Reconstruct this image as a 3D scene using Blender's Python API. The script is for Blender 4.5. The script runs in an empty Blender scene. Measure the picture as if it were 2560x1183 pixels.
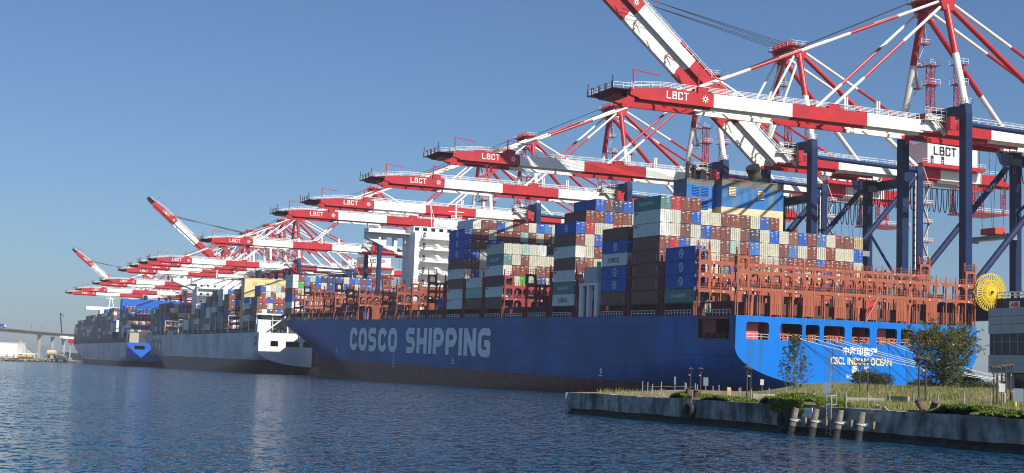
import bpy, bmesh, math, random
from mathutils import Vector, Matrix, noise
from mathutils.geometry import tessellate_polygon
R = math.radians
random.seed(11)
scene = bpy.context.scene
COL = scene.collection

# ------------------------------------------------------------------ camera
F_PX, W_PX, H_PX = 3568.74, 2560.0, 1183.0
CAM = Vector((-148.187, -235.304, 4.217))
_y, _p, _r = R(23.2188), R(5.4467), R(1.8647)
FW = Vector((math.sin(_y)*math.cos(_p), math.cos(_y)*math.cos(_p), math.sin(_p)))
_rt = FW.cross(Vector((0, 0, 1))).normalized()
_up = _rt.cross(FW)
RT = _rt*math.cos(_r) + _up*math.sin(_r)
UP = _up*math.cos(_r) - _rt*math.sin(_r)
cd = bpy.data.cameras.new('camera')
cam = bpy.data.objects.new('camera', cd)
COL.objects.link(cam)
m = Matrix((RT, UP, -FW)).transposed().to_4x4()
m.translation = CAM
cam.matrix_world = m
cd.sensor_width = 36.0
cd.lens = F_PX/W_PX*36.0
cd.clip_start = 0.5
cd.clip_end = 30000
scene.camera = cam

# ------------------------------------------------------------------ light
SUN_EL, SUN_AZ = R(41), R(15)      # azimuth from -Y towards +X
to_sun = Vector((math.sin(SUN_AZ)*math.cos(SUN_EL), -math.cos(SUN_AZ)*math.cos(SUN_EL), math.sin(SUN_EL)))
w = bpy.data.worlds.new('World')
scene.world = w
w.use_nodes = True
nt = w.node_tree
bg = nt.nodes['Background']
sky = nt.nodes.new('ShaderNodeTexSky')
sky.sky_type = 'NISHITA'
sky.sun_disc = False
sky.sun_elevation = SUN_EL
sky.sun_rotation = math.atan2(to_sun.x, to_sun.y)
sky.altitude = 0
sky.air_density = 1.0
sky.dust_density = 1.0
sky.ozone_density = 9.0
nt.links.new(sky.outputs[0], bg.inputs[0])
bg.inputs[1].default_value = 0.074
sl = bpy.data.lights.new('sun', 'SUN')
sl.energy = 4.4
sl.angle = R(0.5)
sl.color = (1.0, 0.96, 0.89)
so = bpy.data.objects.new('sun', sl)
COL.objects.link(so)
so.rotation_euler = (-to_sun).to_track_quat('-Z', 'Y').to_euler()
so.location = (0, -100, 200)
vs = scene.view_settings
vs.view_transform = 'Standard'
vs.look = 'None'
vs.exposure = 0.42
vs.gamma = 1.0
vs.use_curve_mapping = False
scene.cycles.max_bounces = 6
scene.cycles.volume_bounces = 0
scene.cycles.use_denoising = True
scene.cycles.filter_width = 1.05

# ------------------------------------------------------------------ pixel helpers (a pixel is a direction only)
def ray(u, v):
    return (FW + RT*((u-W_PX/2)/F_PX) - UP*((v-H_PX/2)/F_PX))
def onX(u, v, X):
    d = ray(u, v); return CAM + d*((X-CAM.x)/d.x)
def onY(u, v, Y):
    d = ray(u, v); return CAM + d*((Y-CAM.y)/d.y)
def onZ(u, v, Z):
    d = ray(u, v); return CAM + d*((Z-CAM.z)/d.z)
def atR(u, rng, z=0.0):
    """point at height z, horizontal range rng, in the vertical plane of pixel column u at the horizon"""
    v = 931.2 + (u-1255.2)*0.0325
    d = ray(u, v); d = Vector((d.x, d.y, 0)).normalized()
    return Vector((CAM.x+d.x*rng, CAM.y+d.y*rng, z))

# ------------------------------------------------------------------ materials
MATS = {}
def mat(name, col, rough=0.55, metal=0.0, var=0.10, vscale=0.6, streak=0.0, streakcol=(0.06, 0.05, 0.04), bump=0.0, bscale=8.0, spec=0.4, rust=0.0, ssc=(2.2, 2.2, 0.12), slo=0.52, shi=0.78):
    if name in MATS: return MATS[name]
    M = bpy.data.materials.new(name); M.use_nodes = True
    N = M.node_tree.nodes; L = M.node_tree.links
    b = N['Principled BSDF']
    b.inputs['Roughness'].default_value = rough
    b.inputs['Metallic'].default_value = metal
    b.inputs['Specular IOR Level'].default_value = spec
    tc = N.new('ShaderNodeTexCoord')
    out = None
    n = N.new('ShaderNodeTexNoise'); n.inputs['Scale'].default_value = vscale; n.inputs['Detail'].default_value = 6
    L.new(tc.outputs['Object'], n.inputs['Vector'])
    mr = N.new('ShaderNodeMapRange'); mr.inputs[1].default_value = 0.3; mr.inputs[2].default_value = 0.7
    mr.inputs[3].default_value = 1-var; mr.inputs[4].default_value = 1+var*0.6
    L.new(n.outputs['Fac'], mr.inputs[0])
    mx = N.new('ShaderNodeMix'); mx.data_type = 'RGBA'; mx.blend_type = 'MULTIPLY'; mx.inputs[0].default_value = 1
    mx.inputs[6].default_value = (*col, 1)
    L.new(mr.outputs[0], mx.inputs[7])
    out = mx.outputs[2]
    if streak > 0:
        mp = N.new('ShaderNodeMapping'); mp.inputs['Scale'].default_value = ssc
        L.new(tc.outputs['Object'], mp.inputs[0])
        n2 = N.new('ShaderNodeTexNoise'); n2.inputs['Scale'].default_value = 1.0; n2.inputs['Detail'].default_value = 5
        L.new(mp.outputs[0], n2.inputs['Vector'])
        m2 = N.new('ShaderNodeMapRange'); m2.inputs[1].default_value = slo; m2.inputs[2].default_value = shi
        m2.inputs[3].default_value = 0; m2.inputs[4].default_value = streak
        L.new(n2.outputs['Fac'], m2.inputs[0])
        x2 = N.new('ShaderNodeMix'); x2.data_type = 'RGBA'
        L.new(m2.outputs[0], x2.inputs[0]); L.new(out, x2.inputs[6]); x2.inputs[7].default_value = (*streakcol, 1)
        out = x2.outputs[2]
    if rust > 0:
        n3 = N.new('ShaderNodeTexNoise'); n3.inputs['Scale'].default_value = 0.9; n3.inputs['Detail'].default_value = 8; n3.inputs['Roughness'].default_value = 0.7
        L.new(tc.outputs['Object'], n3.inputs['Vector'])
        m3 = N.new('ShaderNodeMapRange'); m3.inputs[1].default_value = 0.58; m3.inputs[2].default_value = 0.70
        m3.inputs[3].default_value = 0; m3.inputs[4].default_value = rust
        L.new(n3.outputs['Fac'], m3.inputs[0])
        x3 = N.new('ShaderNodeMix'); x3.data_type = 'RGBA'
        L.new(m3.outputs[0], x3.inputs[0]); L.new(out, x3.inputs[6]); x3.inputs[7].default_value = (0.13, 0.055, 0.03, 1)
        out = x3.outputs[2]
    L.new(out, b.inputs['Base Color'])
    if bump > 0:
        nb = N.new('ShaderNodeTexNoise'); nb.inputs['Scale'].default_value = bscale; nb.inputs['Detail'].default_value = 5
        L.new(tc.outputs['Object'], nb.inputs['Vector'])
        bp = N.new('ShaderNodeBump'); bp.inputs['Strength'].default_value = bump; bp.inputs['Distance'].default_value = 0.05
        L.new(nb.outputs['Fac'], bp.inputs['Height']); L.new(bp.outputs[0], b.inputs['Normal'])
    MATS[name] = M
    return M

# crane paints
C_RED = mat('crane_red', (0.46, 0.018, 0.024), 0.45, var=0.16, vscale=0.35, streak=0.25, streakcol=(0.20, 0.02, 0.02))
C_WHITE = mat('crane_white', (0.78, 0.77, 0.70), 0.45, var=0.06, vscale=0.25, streak=0.28, streakcol=(0.42, 0.36, 0.28))
C_NAVY = mat('crane_navy', (0.009, 0.024, 0.085), 0.5, var=0.18, vscale=0.3, spec=0.25, streak=0.2, streakcol=(0.02,0.025,0.04))
C_DARK = mat('dark_steel', (0.03, 0.03, 0.035), 0.5)
C_RAIL = mat('rail_white', (0.72, 0.72, 0.68), 0.5)
C_YEL = mat('safety_yellow', (0.72, 0.50, 0.02), 0.5)
GLASS = mat('dark_glass', (0.015, 0.02, 0.028), 0.08, spec=0.6)
BLACK = mat('black_rubber', (0.012, 0.012, 0.013), 0.75)
LETW = mat('lettering_white', (0.80, 0.80, 0.76), 0.5, var=0.05)
LETK = mat('lettering_black', (0.02, 0.02, 0.03), 0.5)

# ------------------------------------------------------------------ mesh builder
class MB:
    def __init__(s, off=(0, 0, 0)):
        s.v = []; s.f = []; s.mi = []; s.off = Vector(off)
    def add(s, vs, fs, k=0):
        b = len(s.v)
        s.v += [tuple(Vector(p)+s.off) for p in vs]
        s.f += [tuple(i+b for i in f) for f in fs]
        s.mi += [k]*len(fs)
    def box(s, x0, x1, y0, y1, z0, z1, k=0):
        s.add([(x0,y0,z0),(x1,y0,z0),(x1,y1,z0),(x0,y1,z0),(x0,y0,z1),(x1,y0,z1),(x1,y1,z1),(x0,y1,z1)],
              [(0,3,2,1),(4,5,6,7),(0,1,5,4),(1,2,6,5),(2,3,7,6),(3,0,4,7)], k)
    def hexa(s, lo, hi, k=0):
        """8 corners: lo 4 (ccw seen from top), hi 4"""
        s.add(list(lo)+list(hi), [(0,3,2,1),(4,5,6,7),(0,1,5,4),(1,2,6,5),(2,3,7,6),(3,0,4,7)], k)
    def _frame(s, p, q):
        p = Vector(p); q = Vector(q); d = (q-p).normalized()
        a = Vector((0,0,1)) if abs(d.z) < 0.95 else Vector((1,0,0))
        x = d.cross(a).normalized(); y = x.cross(d)
        return p, q, x, y
    def beam(s, p, q, w, h, k=0):
        p, q, x, y = s._frame(p, q)
        c = [-x*w/2-y*h/2, x*w/2-y*h/2, x*w/2+y*h/2, -x*w/2+y*h/2]
        s.add([p+a for a in c]+[q+a for a in c], [(0,1,2,3)[::-1],(4,5,6,7),(0,1,5,4),(1,2,6,5),(2,3,7,6),(3,0,4,7)], k)
    def tube(s, p, q, r, n=10, k=0, r2=None, caps=True):
        p, q, x, y = s._frame(p, q)
        r2 = r if r2 is None else r2
        A = [p+(x*math.cos(2*math.pi*i/n)+y*math.sin(2*math.pi*i/n))*r for i in range(n)]
        B = [q+(x*math.cos(2*math.pi*i/n)+y*math.sin(2*math.pi*i/n))*r2 for i in range(n)]
        fs = [(i, (i+1)%n, n+(i+1)%n, n+i) for i in range(n)]
        if caps: fs += [tuple(range(n))[::-1], tuple(range(n, 2*n))]
        s.add(A+B, fs, k)
    def path(s, pts, r, n=5, k=0):
        for a, b in zip(pts[:-1], pts[1:]): s.tube(a, b, r, n, k, caps=False)
    def prism(s, poly, axis, a, b, k=0):
        """poly of 2d points extruded along axis from a to b"""
        def P(t, c):
            return (c, t[0], t[1]) if axis == 'x' else ((t[0], c, t[1]) if axis == 'y' else (t[0], t[1], c))
        n = len(poly)
        s.add([P(t, a) for t in poly]+[P(t, b) for t in poly],
              [tuple(range(n)), tuple(range(n, 2*n))[::-1]]+[(i, (i+1)%n, n+(i+1)%n, n+i) for i in range(n)], k)
    def plate(s, outer, holes, axis, a, b, k=0):
        """flat plate with holes, thickness a..b along axis"""
        def P(t, c):
            return (c, t[0], t[1]) if axis == 'x' else ((t[0], c, t[1]) if axis == 'y' else (t[0], t[1], c))
        loops = [outer]+holes
        tri = tessellate_polygon([[Vector((t[0], t[1], 0)) for t in l] for l in loops])
        flat = [t for l in loops for t in l]; n = len(flat)
        fs = [tuple(t) for t in tri]+[tuple(i+n for i in t)[::-1] for t in tri]
        o = 0
        for l in loops:
            m_ = len(l)
            fs += [(o+i, o+(i+1)%m_, n+o+(i+1)%m_, n+o+i) for i in range(m_)]
            o += m_
        s.add([P(t, a) for t in flat]+[P(t, b) for t in flat], fs, k)
    def mesh(s, name, mats, smooth=False, fix=True):
        me = bpy.data.meshes.new(name)
        me.from_pydata(s.v, [], s.f)
        for M in mats: me.materials.append(M)
        if len(mats) > 1: me.polygons.foreach_set('material_index', s.mi)
        if fix:
            bm = bmesh.new(); bm.from_mesh(me); bmesh.ops.recalc_face_normals(bm, faces=bm.faces); bm.to_mesh(me); bm.free()
        if smooth: me.polygons.foreach_set('use_smooth', [True]*len(me.polygons))
        me.update()
        return me
    def build(s, name, mats, parent=None, smooth=False, fix=True):
        return link(name, s.mesh(name, mats if isinstance(mats, list) else [mats], smooth, fix), parent)

def link(name, data, parent=None, loc=None):
    o = bpy.data.objects.new(name, data); COL.objects.link(o)
    if parent is not None: o.parent = parent
    if loc is not None: o.location = loc
    return o
def tag(o, label, cat=None, group=None, kind=None):
    if label: o['label'] = label
    if cat: o['category'] = cat
    if group: o['group'] = group
    if kind: o['kind'] = kind
    return o
def empty(name, loc=(0,0,0), parent=None):
    o = bpy.data.objects.new(name, None); COL.objects.link(o); o.location = loc
    o.empty_display_size = 0.5
    if parent is not None: o.parent = parent
    return o
KIDS = {}
def copy_tree(o, parent=None):
    c = o.copy(); COL.objects.link(c); c.parent = parent
    for ch in list(o.children): copy_tree(ch, c)
    return c
def rrect(x0, x1, z0, z1, r, n=4, corners=(1,1,1,1)):
    """rounded rectangle, corners order: bl, br, tr, tl"""
    pts = []
    cs = [(x0+r, z0+r, 180), (x1-r, z0+r, 270), (x1-r, z1-r, 0), (x0+r, z1-r, 90)]
    ex = [(x0,z0),(x1,z0),(x1,z1),(x0,z1)]
    for (cx, cz, a), e, on in zip(cs, ex, corners):
        if not on: pts.append(e); continue
        for i in range(n+1):
            t = R(a+90*i/n); pts.append((cx+r*math.cos(t), cz+r*math.sin(t)))
    return pts

# text: flat lettering from the built-in font
TXT = {}
def text_mesh(s, width, height, M, bold=0.02, key=None):
    k = (s, round(width, 3), round(height, 3), M.name)
    if k in TXT: return TXT[k]
    cu = bpy.data.curves.new('lettering', 'FONT'); cu.body = s; cu.offset = bold; cu.resolution_u = 3; cu.fill_mode = 'FRONT'
    to = bpy.data.objects.new('lettering', cu); COL.objects.link(to)
    dg = bpy.context.evaluated_depsgraph_get()
    me = bpy.data.meshes.new_from_object(to.evaluated_get(dg))
    bpy.data.objects.remove(to); bpy.data.curves.remove(cu)
    xs = [v.co.x for v in me.vertices]; ys = [v.co.y for v in me.vertices]
    x0, x1, y0, y1 = min(xs), max(xs), min(ys), max(ys)
    for v in me.vertices:
        v.co = ((v.co.x-x0)/(x1-x0)*width, (v.co.y-y0)/(y1-y0)*height, 0)
    me.materials.clear(); me.materials.append(M); me.name = 'lettering'
    TXT[k] = me
    return me
M_PORT = Matrix(((0,0,-1,0),(-1,0,0,0),(0,1,0,0),(0,0,0,1)))    # text x -> -Y, y -> Z, faces -X
M_AFT = Matrix(((1,0,0,0),(0,0,-1,0),(0,1,0,0),(0,0,0,1)))      # text x -> X, y -> Z, faces -Y
def put_text(s, width, height, M, parent, origin, face, bold=0.02, name='lettering'):
    o = link(name, text_mesh(s, width, height, M, bold), parent)
    o.matrix_local = Matrix.Translation(origin) @ face
    return o
# squared block letters drawn as strokes
STROKE = {'L': [[(0,1),(0,0),(1,0)]], 'B': [[(0,0),(0,1),(0.9,1),(0.9,0.52)],[(0,0.52),(1,0.52),(1,0),(0,0)]], 'C': [[(1,0.75),(1,1),(0,1),(0,0),(1,0),(1,0.25)]],
          'T': [[(0,1),(1,1)],[(0.5,1),(0.5,0)]]}
def block_text(s, cw, gap, h, th, M):
    b = MB(); x = 0
    for c in s:
        for st in STROKE[c]:
            for p, q in zip(st[:-1], st[1:]):
                x0, x1 = sorted((p[0]*cw, q[0]*cw)); y0, y1 = sorted((p[1]*h, q[1]*h))
                b.box(x+x0-th/2, x+x1+th/2, y0-th/2, y1+th/2, -0.02, 0.02)
        x += cw+gap
    return b.mesh('lettering', [M])
def arc(cx, cy, rx, ry, a0, a1, n=6):
    return [(cx+rx*math.cos(R(a0+(a1-a0)*i/n)), cy+ry*math.sin(R(a0+(a1-a0)*i/n))) for i in range(n+1)]
LW_ = 0.60
BOLD = {
 'O': [arc(.30,.68,.30,.32,180,0,8)+arc(.30,.32,.30,.32,0,-180,8)+[(0,.68)]],
 'C': [[(.62,.80)]+arc(.32,.70,.30,.30,60,180,6)+arc(.32,.30,.30,.30,180,300,6)+[(.62,.20)]],
 'S': [[(.60,.98),(.25,1.0)]+arc(.22,.76,.22,.24,90,270,6)+[(.36,.52)]+arc(.36,.26,.24,.26,90,-90,6)+[(.0,.0)]],
 'H': [[(0,-.09),(0,1.09)],[(.6,-.09),(.6,1.09)],[(0,.48),(.6,.48)]],
 'I': [[(0,-.09),(0,1.09)]],
 'P': [[(0,-.09),(0,1.0),(.34,1.0)]+arc(.34,.70,.26,.30,90,-90,6)+[(0,.40)]],
 'N': [[(0,-.09),(0,1.09)],[(.02,1.02),(.60,-.02)],[(.62,-.09),(.62,1.09)]],
 'G': [[(.62,.86),(.60,1.0),(.34,1.0)]+arc(.32,.70,.32,.30,90,180,5)+arc(.32,.30,.32,.30,180,270,5)+[(.62,.0),(.62,.46),(.36,.46)]],
 'L': [[(0,1.09),(0,0),(.5,0)]],
}
def bold_text(st, width, height, th, M, gap=0.20):
    b = MB(); x = 0; tops = 0
    for c in st:
        wd = 0 if c == 'I' else (.5 if c == 'L' else .62)
        for line in BOLD[c]:
            for p, q in zip(line[:-1], line[1:]):
                P = Vector((p[0]+x, p[1]*.82+.09, 0)); Q = Vector((q[0]+x, q[1]*.82+.09, 0)); d = (Q-P)
                if d.length < 1e-5: continue
                d.normalize(); n = Vector((-d.y, d.x, 0))*th/2; e = d*th*0.16
                b.add([P-n-e, P+n-e, Q+n+e, Q-n+e], [(0,1,2,3)])
        x += wd+th+gap*0.6
    xs = [v[0] for v in b.v]; ys = [v[1] for v in b.v]; x0, x1, y0, y1 = min(xs), max(xs), min(ys), max(ys)
    b.v = [((v[0]-x0)/(x1-x0)*width, (v[1]-y0)/(y1-y0)*height, i*2e-5) for i, v in enumerate(b.v)]
    return b.mesh('lettering', [M], fix=False)
def put_mesh(me, parent, origin, face, name='lettering'):
    o = link(name, me, parent); o.matrix_local = Matrix.Translation(origin) @ face; return o
def star_mesh(r, M):
    b = MB()
    for i in range(8):
        a = R(45*i)
        d = Vector((math.cos(a), math.sin(a), 0)); n = Vector((-d.y, d.x, 0))
        b.add([d*r*0.30+n*r*0.16, d*r*0.30-n*r*0.16, d*r], [(0,1,2)])
        b.add([d*r*0.34-n*r*0.16, d*r*0.34+n*r*0.16, d*r*0.2], [(0,1,2)])
    return b.mesh('emblem', [M], fix=False)


# ------------------------------------------------------------------ setting: water, quay
def water_material():
    M = bpy.data.materials.new('harbour_water'); M.use_nodes = True
    N = M.node_tree.nodes; L = M.node_tree.links; b = N['Principled BSDF']
    b.inputs['Base Color'].default_value = (0.004, 0.045, 0.095, 1)
    b.inputs['Roughness'].default_value = 0.09
    b.inputs['IOR'].default_value = 1.33
    tc = N.new('ShaderNodeTexCoord')
    acc = None
    for sc, amp, rot, det in ((0.22, 0.2, 25, 3), (0.8, 0.6, -15, 3), (1.7, 1.6, 40, 3), (4.5, 1.5, 10, 2)):
        mp = N.new('ShaderNodeMapping'); mp.inputs['Scale'].default_value = (sc, sc*0.75, 1); mp.inputs['Rotation'].default_value = (0, 0, R(rot))
        L.new(tc.outputs['Object'], mp.inputs[0])
        n = N.new('ShaderNodeTexNoise'); n.inputs['Scale'].default_value = 1; n.inputs['Detail'].default_value = det
        L.new(mp.outputs[0], n.inputs['Vector'])
        sb = N.new('ShaderNodeVectorMath'); sb.operation = 'SUBTRACT'; sb.inputs[1].default_value = (0.5, 0.5, 0.5); L.new(n.outputs['Color'], sb.inputs[0])
        ml = N.new('ShaderNodeVectorMath'); ml.operation = 'MULTIPLY'; ml.inputs[1].default_value = (amp, amp, 0); L.new(sb.outputs[0], ml.inputs[0])
        if acc is None: acc = ml.outputs[0]
        else:
            ad = N.new('ShaderNodeVectorMath'); ad.operation = 'ADD'; L.new(acc, ad.inputs[0]); L.new(ml.outputs[0], ad.inputs[1]); acc = ad.outputs[0]
    # gusts: patches of rougher and calmer water
    gm = N.new('ShaderNodeTexNoise'); gm.inputs['Scale'].default_value = 0.018; gm.inputs['Detail'].default_value = 3; L.new(tc.outputs['Object'], gm.inputs['Vector'])
    gr = N.new('ShaderNodeMapRange'); gr.inputs[1].default_value = 0.3; gr.inputs[2].default_value = 0.7; gr.inputs[3].default_value = 0.75; gr.inputs[4].default_value = 1.25; L.new(gm.outputs['Fac'], gr.inputs[0])
    gv = N.new('ShaderNodeVectorMath'); gv.operation = 'SCALE'; L.new(acc, gv.inputs[0]); L.new(gr.outputs[0], gv.inputs['Scale'])
    up = N.new('ShaderNodeVectorMath'); up.operation = 'ADD'; up.inputs[1].default_value = (0, 0, 1); L.new(gv.outputs[0], up.inputs[0])
    nm = N.new('ShaderNodeVectorMath'); nm.operation = 'NORMALIZE'; L.new(up.outputs[0], nm.inputs[0])
    L.new(nm.outputs[0], b.inputs['Normal'])
    return M
WATER = water_material()
b = MB(); b.add([(-4200,-1200,0),(4200,-1200,0),(4200,5200,0),(-4200,5200,0)], [(0,1,2,3)])
tag(b.build('water', WATER), 'blue rippled harbour water', kind='structure')

CONC = mat('quay_concrete', (0.34, 0.32, 0.29), 0.9, var=0.2, vscale=0.15, bump=0.2)
QZ = 4.5
b = MB(); b.box(60.6, 700, -14, 1290, -8, QZ)
tag(b.build('quay', CONC), 'concrete container terminal quay', kind='structure')

# ------------------------------------------------------------------ ship to shore cranes
def rail(mb, p, q, h=1.1, step=2.4, r=0.05, k=0):
    p = Vector(p); q = Vector(q); L_ = (q-p).length; n = max(1, int(L_/step))
    for i in range(n+1):
        a = p+(q-p)*(i/n); mb.beam(a, a+Vector((0,0,h)), r*1.6, r*1.6, k)
    for z in (h*0.5, h):
        mb.beam(p+Vector((0,0,z)), q+Vector((0,0,z)), r*1.6, r*1.6, k)
def striped(mb, p, q, r, cuts, cols, n=10):
    p = Vector(p); q = Vector(q); c = [0]+cuts+[1]
    for a, b_, k in zip(c[:-1], c[1:], cols):
        mb.tube(p+(q-p)*a, p+(q-p)*b_, r, n, k)
def lattice(mb, x, y, z0, z1, s, k=0, r=0.09, step=2.0):
    cs = [(x-s,y-s),(x+s,y-s),(x+s,y+s),(x-s,y+s)]
    for c in cs: mb.beam((*c,z0), (*c,z1), r*1.8, r*1.8, k)
    z = z0; i = 0
    while z+step <= z1+0.01:
        for a, c in zip(cs, cs[1:]+cs[:1]):
            mb.beam((*a,z), (*c,z), r, r, k)
            mb.beam((*(a if i%2 else c),z), (*(c if i%2 else a),z+step), r, r, k)
        z += step; i += 1

G0, G1 = 60.1, 62.8       # girder bottom / top
def boom_meshes():
    """boom local: origin at hinge, girders run to -x; z=0 at girder bottom"""
    H = G1-G0
    mb = MB()
    X0 = [0, -15.0, -34.3, -53.6, -65.0, -73.0]
    for y in (-4, 4):
        for (a, c, k) in ((-0.0, -15.0, 1), (-15.0, -34.3, 0), (-34.3, -53.6, 1), (-53.6, -65.5, 0)):
            mb.box(c, a, y-0.65, y+0.65, 0, H, k)
        # tapering tip
        mb.prism([(-65.5,0),(-65.5,H),(-73,H-0.75),(-73,0.55),(-71.2,0.1),(-71.0,0)], 'y', y-0.65, y+0.65, 0)
        # rail flange below / inside
        s = -1 if y > 0 else 1
        for (a, c, k) in ((0.0, -15.0, 1), (-15.0, -34.3, 0), (-34.3, -53.6, 1), (-53.6, -71.0, 0)):
            mb.box(c, a, y+s*0.66, y+s*1.35, -0.55, 0.25, k)
            mb.box(c, a, y-0.75, y+0.75, -0.18, -0.003, k)
    # ties and bracing between girders
    x = -3; i = 0
    while x > -72:
        k = 1 if (x > -15 or -53.6 < x < -34.3) else 0
        mb.box(x-0.22, x+0.22, -3.3, 3.3, 1.7, 2.2, k)
        if x-12 > -72:
            mb.beam((x,-3.3,1.9), (x-12,3.3,1.9), 0.2, 0.2, k)
        x -= 12; i += 1
    # walkway outside the girders
    for x in (-11.5, -12.1, -20.0, -20.6):
        mb.box(x-0.18, x+0.18, -4.3, -3.9, H, H+3.0, 1)
    for x in (-56.5, -23.5): mb.box(x-1.5, x+1.5, -4.68, -3.3, H, H+0.9, 0)
    for x in (-53.6-2.6, -23.2):      # stay lugs
        for y in (-4, 4): mb.prism([(x-1.3,H),(x+1.3,H),(x+0.8,H+1.1),(x-0.8,H+1.1)], 'y', y-0.5, y+0.5, 0)
    boom = mb.mesh('boom', [C_RED, C_WHITE, C_RAIL])
    r_ = MB()
    for y in (-4.6, 4.6, -3.4, 3.4): rail(r_, (-65.5,y,H), (-1,y,H), 1.15, 2.4, 0.055)
    for y in (-4.6, 4.6, -3.4, 3.4): rail(r_, (-73,y,H-0.75), (-65.5,y,H), 1.15, 2.4, 0.055)
    railing = r_.mesh('boom_railing', [C_RAIL])
    t = MB()
    # tip platform: catwalks, buffers, posts
    t.prism([(-73,0.2),(-73,1.2),(-77.4,1.2),(-77.4,0.95),(-76,0.35)], 'y', -3.3, 3.3, 3)
    t.box(-77.6, -73, -6.0, 6.0, 1.2, 1.3, 3)
    t.box(-74.2, -73, -3.3, 3.3, 0.2, 2.0, 3)
    for y in (-4.5, -1.5, 1.5, 4.5): t.box(-77.2, -76.8, y-0.2, y+0.2, 1.3, 2.9, 1)
    for y in (-5.5, 5.5):
        t.beam((-77.5,y,1.3), (-77.5,y,3.9), 0.16, 0.16, 1)
    for y in (-5.9, 5.9): rail(t, (-77.5,y,1.35), (-73,y,1.35), 1.1, 2.0, 0.05, 2)
    rail(t, (-77.5,-5.9,1.35), (-77.5,5.9,1.35), 1.1, 2.0, 0.05, 2)
    tip = t.mesh('boom_tip_platform', [C_RED, C_DARK, C_RAIL, mat('crane_dark_red', (0.20, 0.012, 0.015), 0.5)])
    d = MB(); d.beam((0,0,0), (0,0,3.6), 0.25, 0.25); d.beam((0,0,3.5), (6.0,0,2.9), 0.2, 0.2)
    return boom, railing, tip, d.mesh('davit', [C_RED])
BOOM, BOOM_RAIL, BOOM_TIP, DAVIT = boom_meshes()
LBCT_W = block_text('LBCT', 0.80, 0.55, 1.35, 0.24, LETW)
LBCT_K = block_text('LBCT', 1.25, 0.75, 2.0, 0.36, LETK)
STAR_W = star_mesh(0.95, LETW)
STAR_R = star_mesh(1.7, C_RED)
HX = -6.8       # hinge x' (world X 57.2)
def stay_mesh(p, q, raised, outer):
    b_ = MB(off=(0,0,-QZ))
    if outer: striped(b_, p, q, 0.33, [0.2, 0.4, 0.6, 0.8], [1,0,1,0,1], 8)
    else: striped(b_, p, q, 0.33, [0.38, 0.74], [1,0,1], 8)
    return b_
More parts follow.
